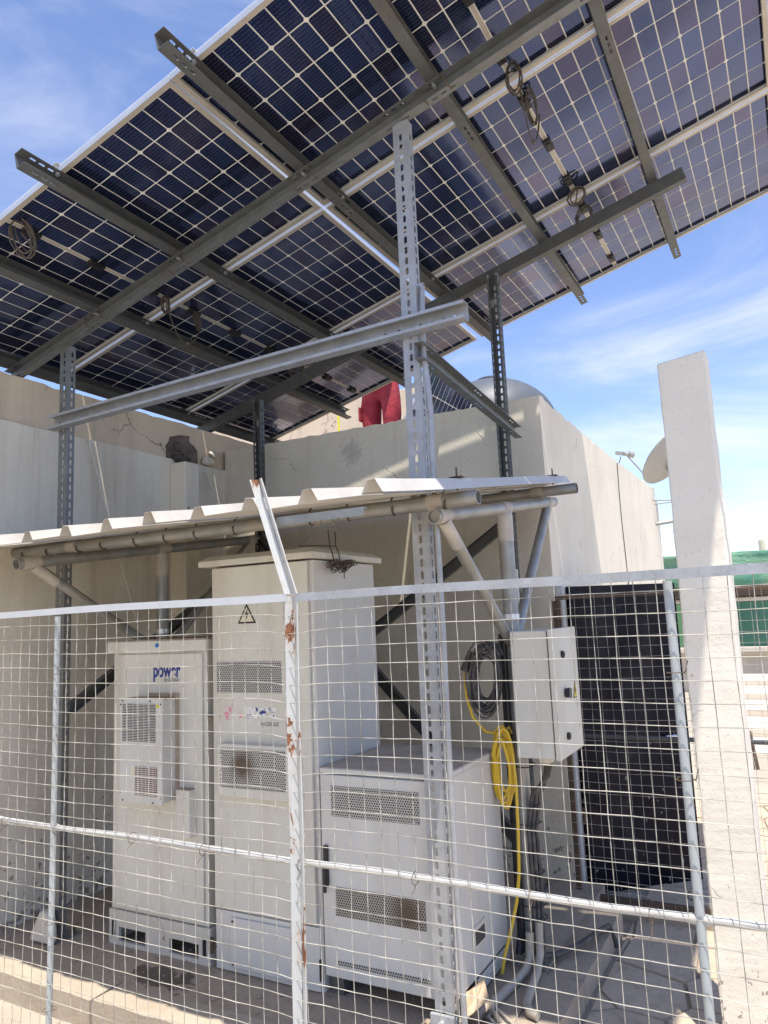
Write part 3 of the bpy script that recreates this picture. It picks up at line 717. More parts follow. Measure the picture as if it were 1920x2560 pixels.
mb = csec((-3.60, 2.86, 1.15), Vector((0,1.45,.80)), 1.62, (1,0,0), (0,-.48,.877), .06, .04); link('brace', mb, 'galv_dark', frame)
mb = csec((-3.585, 4.30, .95), Vector((0,-1.42,-.82)), .9, (1,0,0), (0,-.5,.866), .06, .04); link('brace', mb, 'galv_dark', frame)
for (p, q) in (((-3.44,4.385,.86),(-1.52,4.385,2.105)), ((-3.44,4.37,2.22),(-1.55,4.37,.22))):
    dd = Vector(q)-Vector(p); upb = Vector((-dd.z,0,dd.x)).normalized()
    mb = csec(p, dd, dd.length, (0,-1,0), upb, .066, .038); link('brace', mb, 'galv_dark', frame)

# conduit clipped to the near column
cd = MB(); cd.tube([(-1.292,2.83,3.05),(-1.290,2.81,2.9),(-1.288,2.80,2.72),(-1.270,2.79,2.58),(-1.262,2.785,2.45),(-1.266,2.785,2.3),(-1.262,2.785,2.0),(-1.258,2.782,1.6),(-1.260,2.78,1.1),(-1.258,2.78,.5),(-1.255,2.782,.03)], .0125, 10)
solo('electrical_conduit', cd, 'galv_light', (-1.255,2.782,.03), 'thin grey vertical conduit clipped beside the tall slotted column', 'conduit', smooth=True)

# module leads hanging below the panels
def coil(c, ax, ay, rx, ry, turns, n=16, jit=.011, seed=0):
    rn = random.Random(seed); pts = []; c, ax, ay = Vector(c), Vector(ax), Vector(ay)
    az = ax.cross(ay).normalized(); ph = rn.uniform(0,6)
    for k in range(turns*n+1):
        a_ = 2*math.pi*k/n+ph; f = 1+.14*math.sin(k*.41+seed)+.16*math.sin(k*.173+2*seed)
        pts.append(c + ax*rx*f*math.cos(a_) + ay*ry*f*math.sin(a_) + az*(jit*math.sin(k*.37+seed*2)+jit*(k/n-turns/2)*.8) + Vector((rn.uniform(-1,1),rn.uniform(-1,1),rn.uniform(-1,1)))*jit*.25)
    return pts
MIDL, MIDR = -PL/2, GG+PL/2
def lead(u, v, hang, label, seed, rx=.05, ry=.06, tail=None):
    c = U(u, v, -.005); mb = MB()
    az = Vector((0,0,-1))
    pts = coil(c+az*hang+Vector((0,0,0)), A, (B*.45+az*.9).normalized(), rx, ry, 4, seed=seed)
    mb.tube([U(MIDL if u < 0 else MIDR, v+.03, .006)] + [c+az*hang*.3] + pts, .0042, 6)
    if tail: mb.tube(tail, .0042, 6)
    if tail:
        k = len(tail)//2; mb.tube([tail[k], (tail[k]+tail[k+1])/2, tail[k+1]], .010, 8)
    solo('cable_coil', mb, 'cable_brown', c, label, 'cable', 'coiled leads under the panels', smooth=True)
def arcpts(a_, b_, sag, n=12):
    a_, b_ = Vector(a_), Vector(b_)
    return [a_.lerp(b_, i/n)+Vector((0,0,-sag*4*(i/n)*(1-i/n))) for i in range(n+1)]
lead(MIDL, .115, .02, 'coiled brown lead at the junction box near the wall side panel front edge', 1, .055, .085)
lead(MIDL+.03, 1.05, .05, 'coiled brown lead with a loop drooping below the wall side middle seam', 2, .032, .045, arcpts(U(MIDL+.03,1.05,-.09), U(MIDL+.02,1.36,-.07), .17))
lead(MIDL+.01, 1.34, .04, 'narrow coiled brown lead just behind the wall side middle seam', 3, .018, .055)
lead(MIDL, 2.18, .02, 'coiled brown lead before the wall side rear seam', 4, .035, .03)
lead(MIDL-.02, 2.45, .03, 'coiled brown lead after the wall side rear seam', 8, .05, .03)
lead(MIDR, 1.03, .06, 'coiled brown lead with a drooping loop below the pillar side middle seam', 5, .035, .06, arcpts(U(MIDR-.005,1.05,-.13), U(MIDR+.02,1.30,-.10), .20))
lead(MIDR+.01, 1.28, .05, 'narrow coiled brown lead just behind the pillar side middle seam', 6, .022, .075)
lead(MIDR+.01, 2.20, .04, 'round coiled brown lead before the pillar side rear seam', 7, .05, .045)
lead(MIDR-.01, 2.42, .05, 'round coiled brown lead after the pillar side rear seam', 9, .045, .05)
lead(MIDR, .10, .02, 'coiled brown lead at the pillar side front junction box', 10, .04, .04)

# ================================================================ LOW SHELTER ROOF
shed = thing('pipe_shelter', 'low corrugated metal shelter roof on welded T shaped pipe posts', 'shelter', (-2.3, 3.53, 0))
SLP = .155
def shed_frame(x, y0, z0, y1, z1, yp):
    zc = lambda y: z0+(z1-z0)*(y-y0)/(y1-y0)
    mb = MB(); mb.tube([(x,y0,z0),(x,y1,z1)], .030, 16, hollow=.86); link('arm', mb, 'pipe', shed, smooth=True)
    mb = MB(); mb.tube([(x,yp,.012),(x,yp,zc(yp)-.02)], .0375, 18); post = link('post', mb, 'pipe', shed, smooth=True)
    mb = MB(); mb.box(x-.09,x+.09,yp-.09,yp+.09,.001,.013); link('base_plate', mb, 'pipe', post, bevel=.002)
    ya, yb = y0+.10, y1-.14
    for yy, zz in ((ya, 1.46), (yb, 1.46)):
        yl = yp-.035 if yy < yp else yp+.035
        mb = MB(); mb.tube([(x,yy,zc(yy)-.015),(x,yl,zz)], .0265, 14); br = link('diagonal_strut', mb, 'pipe', shed, smooth=True)
        e = Vector((x,yl,zz))-Vector((x,yy,zc(yy))); e.normalize(); s_ = Vector((x,yy,zc(yy)-.02))
        mb = MB(); mb.tube([s_, s_+e*.16], .0285, 14); link('painted_collar', mb, 'collar', br, smooth=True)
    for yy in (ya-.02, yp, yb+.02):
        mb = MB(); aa = Vector((x,yy-.05,zc(yy-.05))); bb = Vector((x,yy+.05,zc(yy+.05))); mb.tube([aa,bb], .0325, 16); link('painted_collar', mb, 'collar', shed, smooth=True)
    mb = MB(); mb.tube([(x,yp,zc(yp)-.17),(x,yp,zc(yp)-.035)], .0395, 16); link('painted_collar', mb, 'collar', shed, smooth=True)
    for k, zz in enumerate((1.58,)):
        mb = MB(); mb.tube([(x,yp,zz-.014),(x,yp,zz+.014)], .0405, 16); link('clamp_band', mb, 'alu', post, smooth=True)
shed_frame(-1.225, 2.675, 1.995, 4.46, 2.265, 3.535)
shed_frame(-3.46, 2.41, 1.955, 4.43, 2.235, 3.42)
for (y, z, xa, xb) in ((2.755, 2.066, -3.965, -1.058), (4.20, 2.292, -3.70, -1.012)):
    mb = MB(); mb.tube([(xa,y,z+.006),((xa+xb)/2,y,z-.004),(xb,y,z)], .0305, 18, hollow=.88); link('rail_pipe', mb, 'pipe', shed, smooth=True)
    for xx in (-1.245, -3.46):
        mb = MB(); mb.tube([(xx-.035,y,z),(xx+.035,y,z)], .0335, 16); link('painted_collar', mb, 'collar', shed, smooth=True)
PITCH = .2465
def sheet_prof(x0, ribs, rib=.043, tail=True):
    p = []; x = x0
    for k in range(ribs):
        p += [(x,0),(x+.020,rib),(x+.052,rib),(x+.078,0)]; x += PITCH
    if tail: p.append((x+.010,0))
    return p
def zt(y): return 2.104 + SLP*(y-2.755)
RX = -1.187                     # left foot of the last rib
sheets = [(RX-PITCH*12, 4, 2.065, .000, True), (RX-PITCH*8, 4, 2.05, .0022, True), (RX-PITCH*4, 4, 2.04, .0044, True), (RX, 1, 2.045, .0066, False)]
for k, (x0, nr, yf, dz, tl) in enumerate(sheets):
    pr = sheet_prof(x0, nr, tail=tl); mb = MB(); ny = 10; t = .0012; yb = 4.455
    rn = random.Random(40+k); wob = [rn.uniform(-.006,.006) for _ in pr]
    vs = []
    for j in range(ny+1):
        for i, (x,h) in enumerate(pr):
            y = yf+(yb-yf)*j/ny
            vs.append((x, y + (wob[i] if j == 0 else 0), zt(y)+h+dz+.004*math.sin(y*3+i)*(.5 if j else 1)))
    m_ = len(pr); o_ = len(vs); vs += [(x,y,z-t) for x,y,z in vs]
    fs = []
    for j in range(ny):
        for i in range(m_-1):
            a_ = j*m_+i; fs.append((a_,a_+1,a_+m_+1,a_+m_)); fs.append((o_+a_,o_+a_+m_,o_+a_+m_+1,o_+a_+1))
    for i in range(m_-1):
        fs.append((i,o_+i,o_+i+1,i+1)); e = ny*m_+i; fs.append((e,e+1,o_+e+1,o_+e))
    for j in range(ny):
        a_ = j*m_; fs.append((a_,a_+m_,o_+a_+m_,o_+a_)); a_ += m_-1; fs.append((a_,o_+a_,o_+a_+m_,a_+m_))
    mb.add(vs, fs); link('roof_sheet', mb, 'sheet', shed)
# hook bolts round the front rail
for k in range(13):
    x = -3.86+.222*k+random.uniform(-.03,.03)
    c_ = Vector((x,2.755,2.066)); pts = [Vector((x-.02,2.79,zt(2.79)+.012))]
    for i in range(9):
        an = R(70-250*i/8)
        pts.append(c_+Vector((-.02+.028*i/8, .0345*math.cos(an), .0345*math.sin(an))))
    mb = MB(); mb.tube(pts, .0042, 6); link('hook_bolt', mb, 'cable_brown', shed, smooth=True)
for (x, y) in ((-1.150,2.76),(-1.148,4.20),(-2.65,2.80),(-3.58,2.8)):
    z = zt(y)+.05
    mb = MB(); mb.tube([(x,y,z-.05),(x,y,z+.045)], .0045, 6); mb.obox((x,y,z+.004), (.028,0,0), (0,.02,0), (0,0,.0015)); link('roof_bolt', mb, 'rustdark', shed)

# ================================================================ CABINETS
YF = 2.88
def plate(mb, x0, x1, z0, z1, y0, y1): return mb.box(x0, x1, y0, y1, z0, z1)
def text(body, size, x, z, y, mat, parent, name='lettering', bold=0.0, sx=1.0):
    cu = bpy.data.curves.new(name, 'FONT'); cu.body = body; cu.size = size; cu.extrude = .0006; cu.offset = bold; cu.space_character = 1.0
    to = bpy.data.objects.new(name, cu); C.objects.link(to)
    bpy.context.view_layer.update()
    me = bpy.data.meshes.new_from_object(to.evaluated_get(bpy.context.evaluated_depsgraph_get()))
    bpy.data.objects.remove(to); 
    off = Vector((0,0,0)); q = parent
    while q is not None: off += Vector(q.location); q = q.parent
    for v in me.vertices:
        px, py, pz = v.co; v.co = (x+px*sx-off.x, y-pz-off.y, z+py-off.z)
    me.materials.clear(); me.materials.append(MATS[mat]); me.update()
    o = bpy.data.objects.new(name, me); C.objects.link(o); o.parent = parent; return o
def hazard(x, z, s, y, parent, fill):
    """warning triangle with lightning bolt, lying on the plane y, facing the street"""
    h = s*.866
    t0 = MB(); t0.prism([(x-s/2,y,z),(x+s/2,y,z),(x,y,z+h)], (0,-.0008,0)); o = link('warning_sign', t0, 'ink', parent)
    k = .10*s
    t1 = MB(); t1.prism([(x-s/2+k*1.25,y-.0009,z+k*.72),(x+s/2-k*1.25,y-.0009,z+k*.72),(x,y-.0009,z+h-k*1.44)], (0,-.0006,0)); link('sign_face', t1, fill, o)
    t2 = MB(); q = [(.06,.66),(-.10,.36),(.0,.36),(-.06,.12),(.13,.44),(.03,.44)]
    t2.prism([(x+a_*s, y-.0016, z+b_*s) for a_,b_ in q], (0,-.0006,0)); link('bolt_symbol', t2, 'ink', o)
    return o

# ---- narrow cabinet with the small air conditioner
cm = thing('equipment_cabinet', 'narrow cream equipment cabinet with a small air conditioner on its door', 'cabinet', (-2.93, 3.2, 0))
X0, X1 = -3.285, -2.598
mb = MB(); mb.box(X0+.012, X1-.012, YF, 3.52, .172, 1.478); link('body', mb, 'cab', cm, bevel=.004)
mb = MB(); mb.box(X0-.015, X1+.002, YF-.026, 3.55, 1.478, 1.536); lid = link('lid', mb, 'cab', cm, bevel=.006)
mb = MB(); mb.box(X0-.012, X1-.001, YF-.022, 3.545, 1.537, 1.5405); link('dust_layer', mb, 'dust', lid)
mb = MB(); mb.tube([(-2.925,YF-.027,1.511),(-2.925,YF-.031,1.511)], .011, 14); link('seal_sticker', mb, 'azure', lid)
mb = MB(); mb.box(-3.226, -2.632, YF-.014, YF-.002, .188, 1.466); dm_ = link('door', mb, 'cab', cm, bevel=.004)
# plinth frame with fork pockets
mb = MB()
fx = [X0, -3.215, -3.025, -2.862, -2.672, X1]
mb.box(X0, X1, YF-.006, YF+.012, .088, .168)
mb.box(X0, X1, YF-.006, YF+.012, .0, .020)
for a_, b_ in ((fx[0],fx[1]),(fx[2],fx[3]),(fx[4],fx[5])): mb.box(a_, b_, YF-.0058, YF+.0118, .0202, .0878)
mb.box(X1-.018, X1-.001, YF+.0125, 3.5, .0, .168); mb.box(X0+.001, X0+.018, YF+.0125, 3.5, .0, .168); mb.box(X0+.02,X1-.02,3.48,3.498,0,.168)
link('base_frame', mb, 'frame_paint', cm)
for xx in (X0+.035, X1-.035):
    mb = MB(); mb.tube([(xx,YF-.008,.045),(xx,YF-.008,.115)], .0095, 10); link('lifting_slot', mb, 'dark', cm)
mb = MB(); mb.tube([(-2.80,YF+.10,.04),(-2.79,YF+.08,.055),(-2.74,YF+.09,.05),(-2.70,YF+.12,.045)], .014, 8); link('drain_hose', mb, 'conduit', cm, smooth=True)
text('power', .102, -2.966, 1.350, YF-.0145, 'blue', dm_, bold=.0030, sx=.70)
text('by', .030, -2.888, 1.326, YF-.0145, 'greyink', dm_, sx=.8)
text('camusat', .036, -2.862, 1.326, YF-.0145, 'greyink', dm_, sx=.66)
# air conditioner
ax0, ax1, ay0, az0, az1 = -3.085, -2.790, 2.755, .742, 1.250
mb = MB(); mb.box(ax0+.012, ax1-.010, ay0+.014, YF-.016, az0+.008, az1-.006); ac = link('air_conditioner', mb, 'cab_grey', cm, bevel=.003)
mb = MB(); mb.box(ax0, ax1, ay0, ay0+.012, az0, az1); link('front_panel', mb, 'cab_grey', ac, bevel=.002)
mb = MB(); mb.box(ax0+.012, ax1-.008, ay0+.014, YF-.016, az1-.005, az1-.001); link('dust_layer', mb, 'dust', ac)
mb = MB(); mb.box(ax1-.010, ax1+.006, YF-.026, YF-.0155, az0+.004, az1+.018); mb.box(ax0+.1, ax1-.012, YF-.026, YF-.0155, az1+.001, az1+.018); link('mounting_flange', mb, 'dust', ac)
def louver(x0, x1, z0, z1, y, n, par, dustm):
    mb = MB(); mb.box(x0, x1, y-.0012, y-.0002, z0, z1); bk = link('grille_opening', mb, dustm, par)
    mb = MB(); h = (z1-z0)/n
    for i in range(n): mb.box(x0, x1, y-.0042, y-.0014, z0+h*(i+.50), z0+h*(i+.92))
    for i in range(1, 6): xx = x0+(x1-x0)*i/6; mb.box(xx-.0012, xx+.0012, y-.0030, y-.0013, z0, z1)
    o = link('grille_slats', mb, 'cab_grey', par); o['kind'] = 'stuff'
louver(-3.066, -2.836, 1.040, 1.226, ay0, 24, ac, 'dark')
louver(-2.975, -2.825, .782, .920, ay0, 14, ac, 'rust')
for (sx, sz) in ((-3.065,1.238),(-2.87,1.238),(-2.80,1.225),(-3.078,1.22),(-3.06,.752),(-2.85,.752),(-2.80,.775),(-3.078,.79)):
    mb = MB(); mb.tube([(sx,ay0-.0005,sz),(sx,ay0-.003,sz)], .0038, 8); link('screw', mb, 'dark', ac)
mb = MB(); mb.box(-2.830,-2.812, ay0-.0012, ay0-.0002, 1.206,1.222); link('warning_sticker', mb, 'yellow', ac)
mb = MB(); mb.box(-3.000,-2.978, ay0-.0012, ay0-.0002, .880,.922); link('warning_sticker', mb, 'cream', ac)
# cable entry box under it
mb = MB(); mb.box(-2.760, -2.672, 2.815, YF-.0155, .585, .808); jbx = link('cable_box', mb, 'cab', cm, bevel=.003)
mb = MB(); mb.box(-2.758, -2.674, 2.817, YF-.0155, .8085, .811); link('dust_layer', mb, 'dust', jbx)

# ---- tall cabinet
cb_ = thing('equipment_cabinet', 'tall cream equipment cabinet with two perforated vents and a high voltage triangle', 'cabinet', (-2.26, 3.17, 0))
X0, X1 = -2.562, -1.955
mb = MB(); mb.box(X0, X1, YF+.004, 3.460, 0.0, 1.888); link('body', mb, 'cab_grey', cb_, bevel=.004)
mb = MB(); mb.box(X0+.004, X1-.024, YF-.016, YF+.002, .276, 1.884); bd = link('door', mb, 'cab', cb_, bevel=.004)
def hip(x0,x1,y0,y1,z0,z1,z2,ins):
    mb = MB(); mb.add([(x0,y0,z0),(x1,y0,z0),(x1,y1,z0),(x0,y1,z0),(x0,y0,z1),(x1,y0,z1),(x1,y1,z1),(x0,y1,z1),(x0+ins,y0+ins,z2),(x1-ins,y0+ins,z2),(x1-ins,y1-ins,z2),(x0+ins,y1-ins,z2)],
      [(3,2,1,0),(0,1,5,4),(1,2,6,5),(2,3,7,6),(3,0,4,7),(4,5,9,8),(5,6,10,9),(6,7,11,10),(7,4,8,11),(8,9,10,11)]); return mb
lid = link('lid', hip(X0-.06, X1+.028, YF-.045, 3.505, 1.894, 1.922, 1.945, .035), 'cab', cb_, bevel=.003)
mb = MB(); mb.box(X0-.02, X1-.012, YF-.004, 3.466, 1.9455, 1.9485); link('dust_layer', mb, 'dust', lid)
hazard(-2.337, 1.604, .112, YF-.0165, bd, 'cream')
def vent(x0, x1, z0, z1, y, par, mat):
    cxx, czz = (x0+x1)/2, (z0+z1)/2
    me = bpy.data.meshes.new('vent_grille'); t_ = .003
    m_ = MB(); m_.box(x0-cxx, x1-cxx, -t_, 0, z0-czz, z1-czz); me.from_pydata(m_.v, [], m_.f); me.materials.append(MATS[mat]); me.update()
    o = bpy.data.objects.new('vent_grille', me); C.objects.link(o); o.parent = par
    off = Vector((0,0,0)); q = par
    while q is not None: off += Vector(q.location); q = q.parent
    o.location = Vector((cxx, y, czz))-off; return o
vent(-2.529, -2.137, 1.274, 1.420, YF-.0162, bd, 'perf')
# fan hood
mb = MB(); mb.box(-2.495, -2.068, YF-.062, YF-.0165, .797, 1.040); hood = link('fan_hood', mb, 'cab', cb_, bevel=.006)
vent(-2.475, -2.092, .840, 1.022, YF-.0622, hood, 'perf_fan')
text('e', .085, -2.405, 1.155, YF-.0165, 'print_pink', bd, bold=.001, sx=.75)
text('power', .098, -2.345, 1.160, YF-.0165, 'print_worn', bd, bold=.003, sx=.66)
text('by', .030, -2.262, 1.122, YF-.0165, 'greyink', bd, sx=.8)
text('camusat', .040, -2.236, 1.122, YF-.0165, 'greyink', bd, sx=.60)
mb = MB(); mb.prism([(-2.462+.024*math.cos(i*math.pi/8), YF-.0162, 1.180+.036*math.sin(i*math.pi/8)) for i in range(16)], (0,-.001,0)); link('round_emblem', mb, 'print_pink', bd)
# lower maintenance cover
mb = MB(); mb.box(X0+.004, X1-.012, YF-.010, YF+.002, .006, .268); lowc = link('lower_panel', mb, 'cab_grey', cb_, bevel=.003)
mb = MB(); mb.box(-2.462, -2.05, YF-.024, YF-.0105, .028, .248); cov = link('access_cover', mb, 'cab_grey', lowc, bevel=.010)
for sx, sz in ((-2.445,.232),(-2.445,.045),(-2.07,.232),(-2.07,.045)):
    mb = MB(); mb.tube([(sx,YF-.0242,sz),(sx,YF-.0275,sz)], .0055, 8); link('screw', mb, 'rustdark', lowc)
mb = MB(); mb.tube([(X0-.022,YF-.012,.065),(X0-.022,YF-.012,.135)], .008, 8); mb.tube([(X0-.03,YF-.004,.10),(X0+.01,YF-.004,.10)], .007, 8); link('hinge', mb, 'rustdark', cb_)
mb = MB(); mb.tube([(X1-.016,YF-.004,.05),(X1-.016,YF-.004,.14)], .007, 8); link('hinge', mb, 'dark', cb_)
mb = MB(); mb.prism([(X0-.075,YF+.02,1.146),(X0-.004,YF-.03,1.146),(X0-.004,YF+.05,1.146)], (0,0,.005)); link('cable_ledge', mb, 'dust', cb_)

# ---- squat battery cabinet in front on the right
cg = thing('battery_cabinet', 'squat pale grey ventilated cabinet on short feet beside the tall cabinet', 'cabinet', (-1.65, 3.18, 0))
X0, X1, Y1, Z0, Z1 = -1.938, -1.332, 3.50, .082, .948
mb = MB(); mb.box(X0, X1, YF+.004, Y1, Z0, Z1-.022); link('body', mb, 'cab_grey', cg, bevel=.004)
mb = MB(); mb.box(X0-.004, X1+.004, YF-.012, Y1+.01, Z1-.0215, Z1); top = link('top_panel', mb, 'cab_grey', cg, bevel=.004)
mb = MB(); mb.box(X0, X1, YF-.006, Y1, Z1+.0004, Z1+.003); link('dust_layer', mb, 'cab_top', top)
mb = MB(); mb.box(X0+.002, X1-.004, YF-.018, YF+.002, Z0+.004, Z1-.026); gd = link('door', mb, 'cab_grey', cg, bevel=.004)
vent(-1.878, -1.447, .748, .876, YF-.0182, gd, 'perf')
vent(-1.872, -1.438, .338, .456, YF-.0182, gd, 'perf_dust')
vent(-1.868, -1.432, .140, .157, YF-.0182, gd, 'perf')
mb = MB(); mb.box(-1.932+.008, -1.932+.034, YF-.034, YF-.0185, .455, .625); hd = link('handle', mb, 'blackrub', gd, bevel=.009)
mb = MB(); mb.box(-1.919, -1.903, YF-.046, YF-.0345, .43, .56); link('lever', mb, 'blackrub', hd, bevel=.006)
for (xa, xb) in ((X0+.01,X0+.07),(X1-.07,X1-.01)):
    for ya in (YF+.02, Y1-.09):
        mb = MB(); mb.box(xa, xb, ya, ya+.07, .001, Z0-.0005); link('foot', mb, 'galv_dark', cg)
mb = MB(); mb.box(X1+.0005, X1+.006, 3.075, 3.225, .19, .285); hx = link('grip_frame', mb, 'cab', cg, bevel=.002)
mb = MB(); mb.box(X1+.0062, X1+.0075, 3.098, 3.202, .21, .265); link('grip_recess', mb, 'cable_grey', hx)
for i in range(5):
    mb = MB(); mb.box(X1+.0005, X1+.008, 3.10, 3.48, .020+.012*i, .0275+.012*i); link('base_fin', mb, 'cab_grey', cg)
mb = MB(); mb.box(X1-.02, X1, 3.10, 3.48, .012, Z0-.001); link('base_skirt', mb, 'galv_dark', cg)

# ---- switch box on the shelter post
eb = thing('switch_box', 'cream wall mounted switch box with black locks fixed to the shelter post', 'electrical box', (-1.08, 3.58, .932))
mb = MB(); mb.box(-1.188, -1.012, 3.385, 3.785, .936, 1.512); link('body', mb, 'cab', eb, bevel=.004)
mb = MB(); mb.box(-1.006, -.984, 3.380, 3.800, .930, 1.518); ed = link('door', mb, 'cab', eb, bevel=.003)
mb = MB(); mb.box(-1.011, -1.0065, 3.395, 3.775, .944, 1.505); link('door_gasket', mb, 'blackrub', eb)
for yy, zz in ((3.52,1.395),(3.52,1.02)):
    mb = MB(); mb.tube([(-.984,yy,zz),(-.972,yy,zz)], .017, 14); mb.box(-.972,-.969,yy-.002,yy+.002,zz-.01,zz+.01); link('lock', mb, 'blackrub', ed)
mb = MB(); mb.tube([(-.984,3.535,1.215),(-.966,3.535,1.215)], .022, 12); mb.obox((-.964,3.54,1.215),(.004,0,0),(0,.022,-.004),(0,.004,.022)); link('handle', mb, 'blackrub', ed)
tr = MB(); tr.prism([(-.9835,3.670,1.175),(-.9835,3.750,1.175),(-.9835,3.710,1.255)], (.0012,0,0)); ws = link('warning_sign', tr, 'ink', ed)
tr = MB(); tr.prism([(-.9822,3.679,1.180),(-.9822,3.741,1.180),(-.9822,3.710,1.243)], (.0008,0,0)); link('sign_face', tr, 'yellow', ws)
tr = MB(); tr.prism([(-.9813,3.707,1.228),(-.9813,3.697,1.205),(-.9813,3.709,1.205),(-.9813,3.703,1.186),(-.9813,3.725,1.212),(-.9813,3.714,1.212)], (.0006,0,0)); link('bolt_symbol', tr, 'ink', ws)
mb = MB(); mb.tube([(-1.09,3.50,.936),(-1.09,3.50,.905),(-1.09,3.50,.895)], [.040,.038,.025], 14); link('cable_gland', mb, 'cab', eb, smooth=True)
for zz in (1.05,1.40):
    mb = MB(); mb.box(-1.215,-1.19,3.47,3.62,zz-.015,zz+.015); link('mounting_bracket', mb, 'galv', eb)

# ================================================================ CABLES
PX, PY = -1.225, 3.535
mb = MB(); 
for k, (dx,dy) in enumerate(((.045,-.03),(.056,-.005),(.03,-.045))):
    mb.tube([(-1.09+.01*k,3.50,.90),(-1.10+.008*k,3.50,.84),(PX+dx+.03,PY+dy,.75),(PX+dx,PY+dy,.6),(PX+dx+.004,PY+dy,.35),(PX+dx,PY+dy-.01,.12),(PX+dx+.01,PY+dy-.05,.02)], .010, 8)
solo('cable_run', mb, 'cable_grey', (PX+.05,PY-.05,0), 'dark cables strapped down the shelter post below the switch box', 'cable', smooth=True)
mb = MB(); mb.tube([(PX-.050,PY-.02,z) for z in (1.50,1.2,.9,.6,.3,.12)]+[(PX-.05,PY-.06,.04)], .017, 8); mb.tube([(PX-.030,PY-.050,z) for z in (1.48,1.1,.7,.3,.05)], .011, 8)
solo('cable_run', mb, 'blackrub', (PX-.05,PY-.03,.04), 'thick black cables taped along the shelter post behind the yellow coil', 'cable', smooth=True)
TIES = {.88:'black tie round the shelter post just under the switch box', .70:'upper of two close ties level with the yellow coil on the shelter post', .62:'lower of two close ties level with the yellow coil on the shelter post',
        .40:'black tie round the shelter post below the yellow coil', .26:'black tie low on the shelter post, second above the floor', .20:'lowest black tie on the shelter post above the floor conduits'}
for z in TIES:
    mb = MB(); pts = [(PX+.008+.074*math.cos(R(a_)), PY-.012+.062*math.sin(R(a_)), z+.004*math.sin(a_)) for a_ in range(0,361,24)]; mb.tube(pts, .0028, 5)
    solo('cable_tie', mb, 'blackrub', (PX,PY,z), TIES[z], 'cable tie', 'ties round the shelter post', smooth=True)
mb = MB()
for k in range(4): mb.tube(coil((-1.322-.004*k,3.42-.012*k,1.295), (1,.25,0), (.10,-.12,1), .050+.006*k, .128+.008*k, 4, 20, .008, k), .0052, 6)
for k in range(3): mb.tube([(-1.385-.012*k,3.40,1.36),(-1.365-.008*k,3.405,1.42),(-1.325,3.42,1.465),(-1.285+.01*k,3.44,1.455),(-1.262+.006*k,3.45,1.40)], .0055, 6)
mb.tube([(-1.27,3.44,1.47),(-1.25,3.47,1.50),(-1.22,3.495,1.49)], .006, 6)
solo('cable_coil', mb, 'cable_grey', (-1.33,3.42,1.13), 'big coil of dark grey cables hung on the shelter post above the yellow one', 'cable', smooth=True)
mb = MB(); mb.tube([(-1.43,3.40,1.33),(-1.415,3.40,1.37),(-1.395,3.405,1.42)], [.026,.020,.018], 12)
solo('cable_plug', mb, 'cable_brown', (-1.41,3.40,1.33), 'dusty plug hanging at the end of the dark cable coil', 'plug', smooth=True)
mb = MB()
mb.tube([(-1.425,3.40,1.345),(-1.435,3.40,1.29),(-1.43,3.40,1.20),(-1.405,3.40,1.11),(-1.35,3.41,1.045),(-1.28,3.43,1.03),(-1.245,3.46,1.06),(-1.24,3.47,1.03)], .0078, 8)
for k in range(2): mb.tube(coil((-1.268-.006*k,3.425-.010*k,.885), (1,.15,0), (.06,-.10,1), .034+.006*k, .155+.010*k, 4, 20, .010, 11+k), .0074, 7)
mb.tube([(-1.225,3.42,.98),(-1.215,3.415,.80),(-1.218,3.41,.60),(-1.225,3.405,.42),(-1.24,3.39,.30),(-1.27,3.36,.17),(-1.29,3.33,.09),(-1.30,3.31,.02)], .0078, 8)
solo('cable_coil', mb, 'cable_yellow', (-1.30,3.40,.02), 'yellow extension cable coiled on the shelter post with its end reaching the floor', 'cable', smooth=True)
mb = MB(); mb.tube([(-1.20,3.46,.05),(-1.12,3.55,.035),(-1.04,3.68,.045),(-.99,3.82,.055),(-.975,3.97,.03),(-.965,4.03,-.06),(-.962,4.035,LOW+.03)], .014, 8)
solo('floor_cable', mb, 'cable_grey', (-1.1,3.7,.01), 'thick dark cable snaking over the plinth to its far edge', 'cable', smooth=True)
def floor_conduit(pts, r, label, m='conduit'):
    mb = MB(); mb.tube(pts, r, 10); solo('floor_conduit', mb, m, (pts[-1][0],pts[-1][1],0), label, 'conduit', smooth=True)
floor_conduit([(-1.205,3.44,.16),(-1.205,3.42,.06),(-1.21,3.36,.025),(-1.225,3.22,.022),(-1.25,3.05,.020),(-1.27,2.93,.02)], .020, 'pale plastic conduit running from the post foot along the squat cabinet')
floor_conduit([(-1.165,3.46,.20),(-1.16,3.43,.08),(-1.155,3.36,.028),(-1.14,3.22,.022),(-1.12,3.10,.026),(-1.085,3.04,.024),(-1.05,3.03,.022)], .018, 'pale plastic conduit bending away over the plinth edge')
for k in range(6):
    y_ = 2.99-.022*k
    floor_conduit([(-1.262+.006*k,3.10-.02*k,.02+.006*(k%3)),(-1.22,y_+.02,.024+.008*(k%3)),(-1.13,y_-.05,.02+.01*(k%2)),(-1.03-.02*k,y_-.13,.016),(-.99,y_-.26,.014)], .0085 if k%2 else .012, 'thin dark cable end in the tangle beside the torn cardboard' if k%2 else 'thick pale cable end in the tangle beside the torn cardboard', 'cable_grey' if k%2 else 'conduit')
for o_ in [q for q in bpy.data.objects if q.name.startswith('floor_conduit') and 'in the tangle' in q['label']]: o_['group'] = 'dark cable ends in the tangle' if 'dark' in o_['label'] else 'pale cable ends in the tangle'
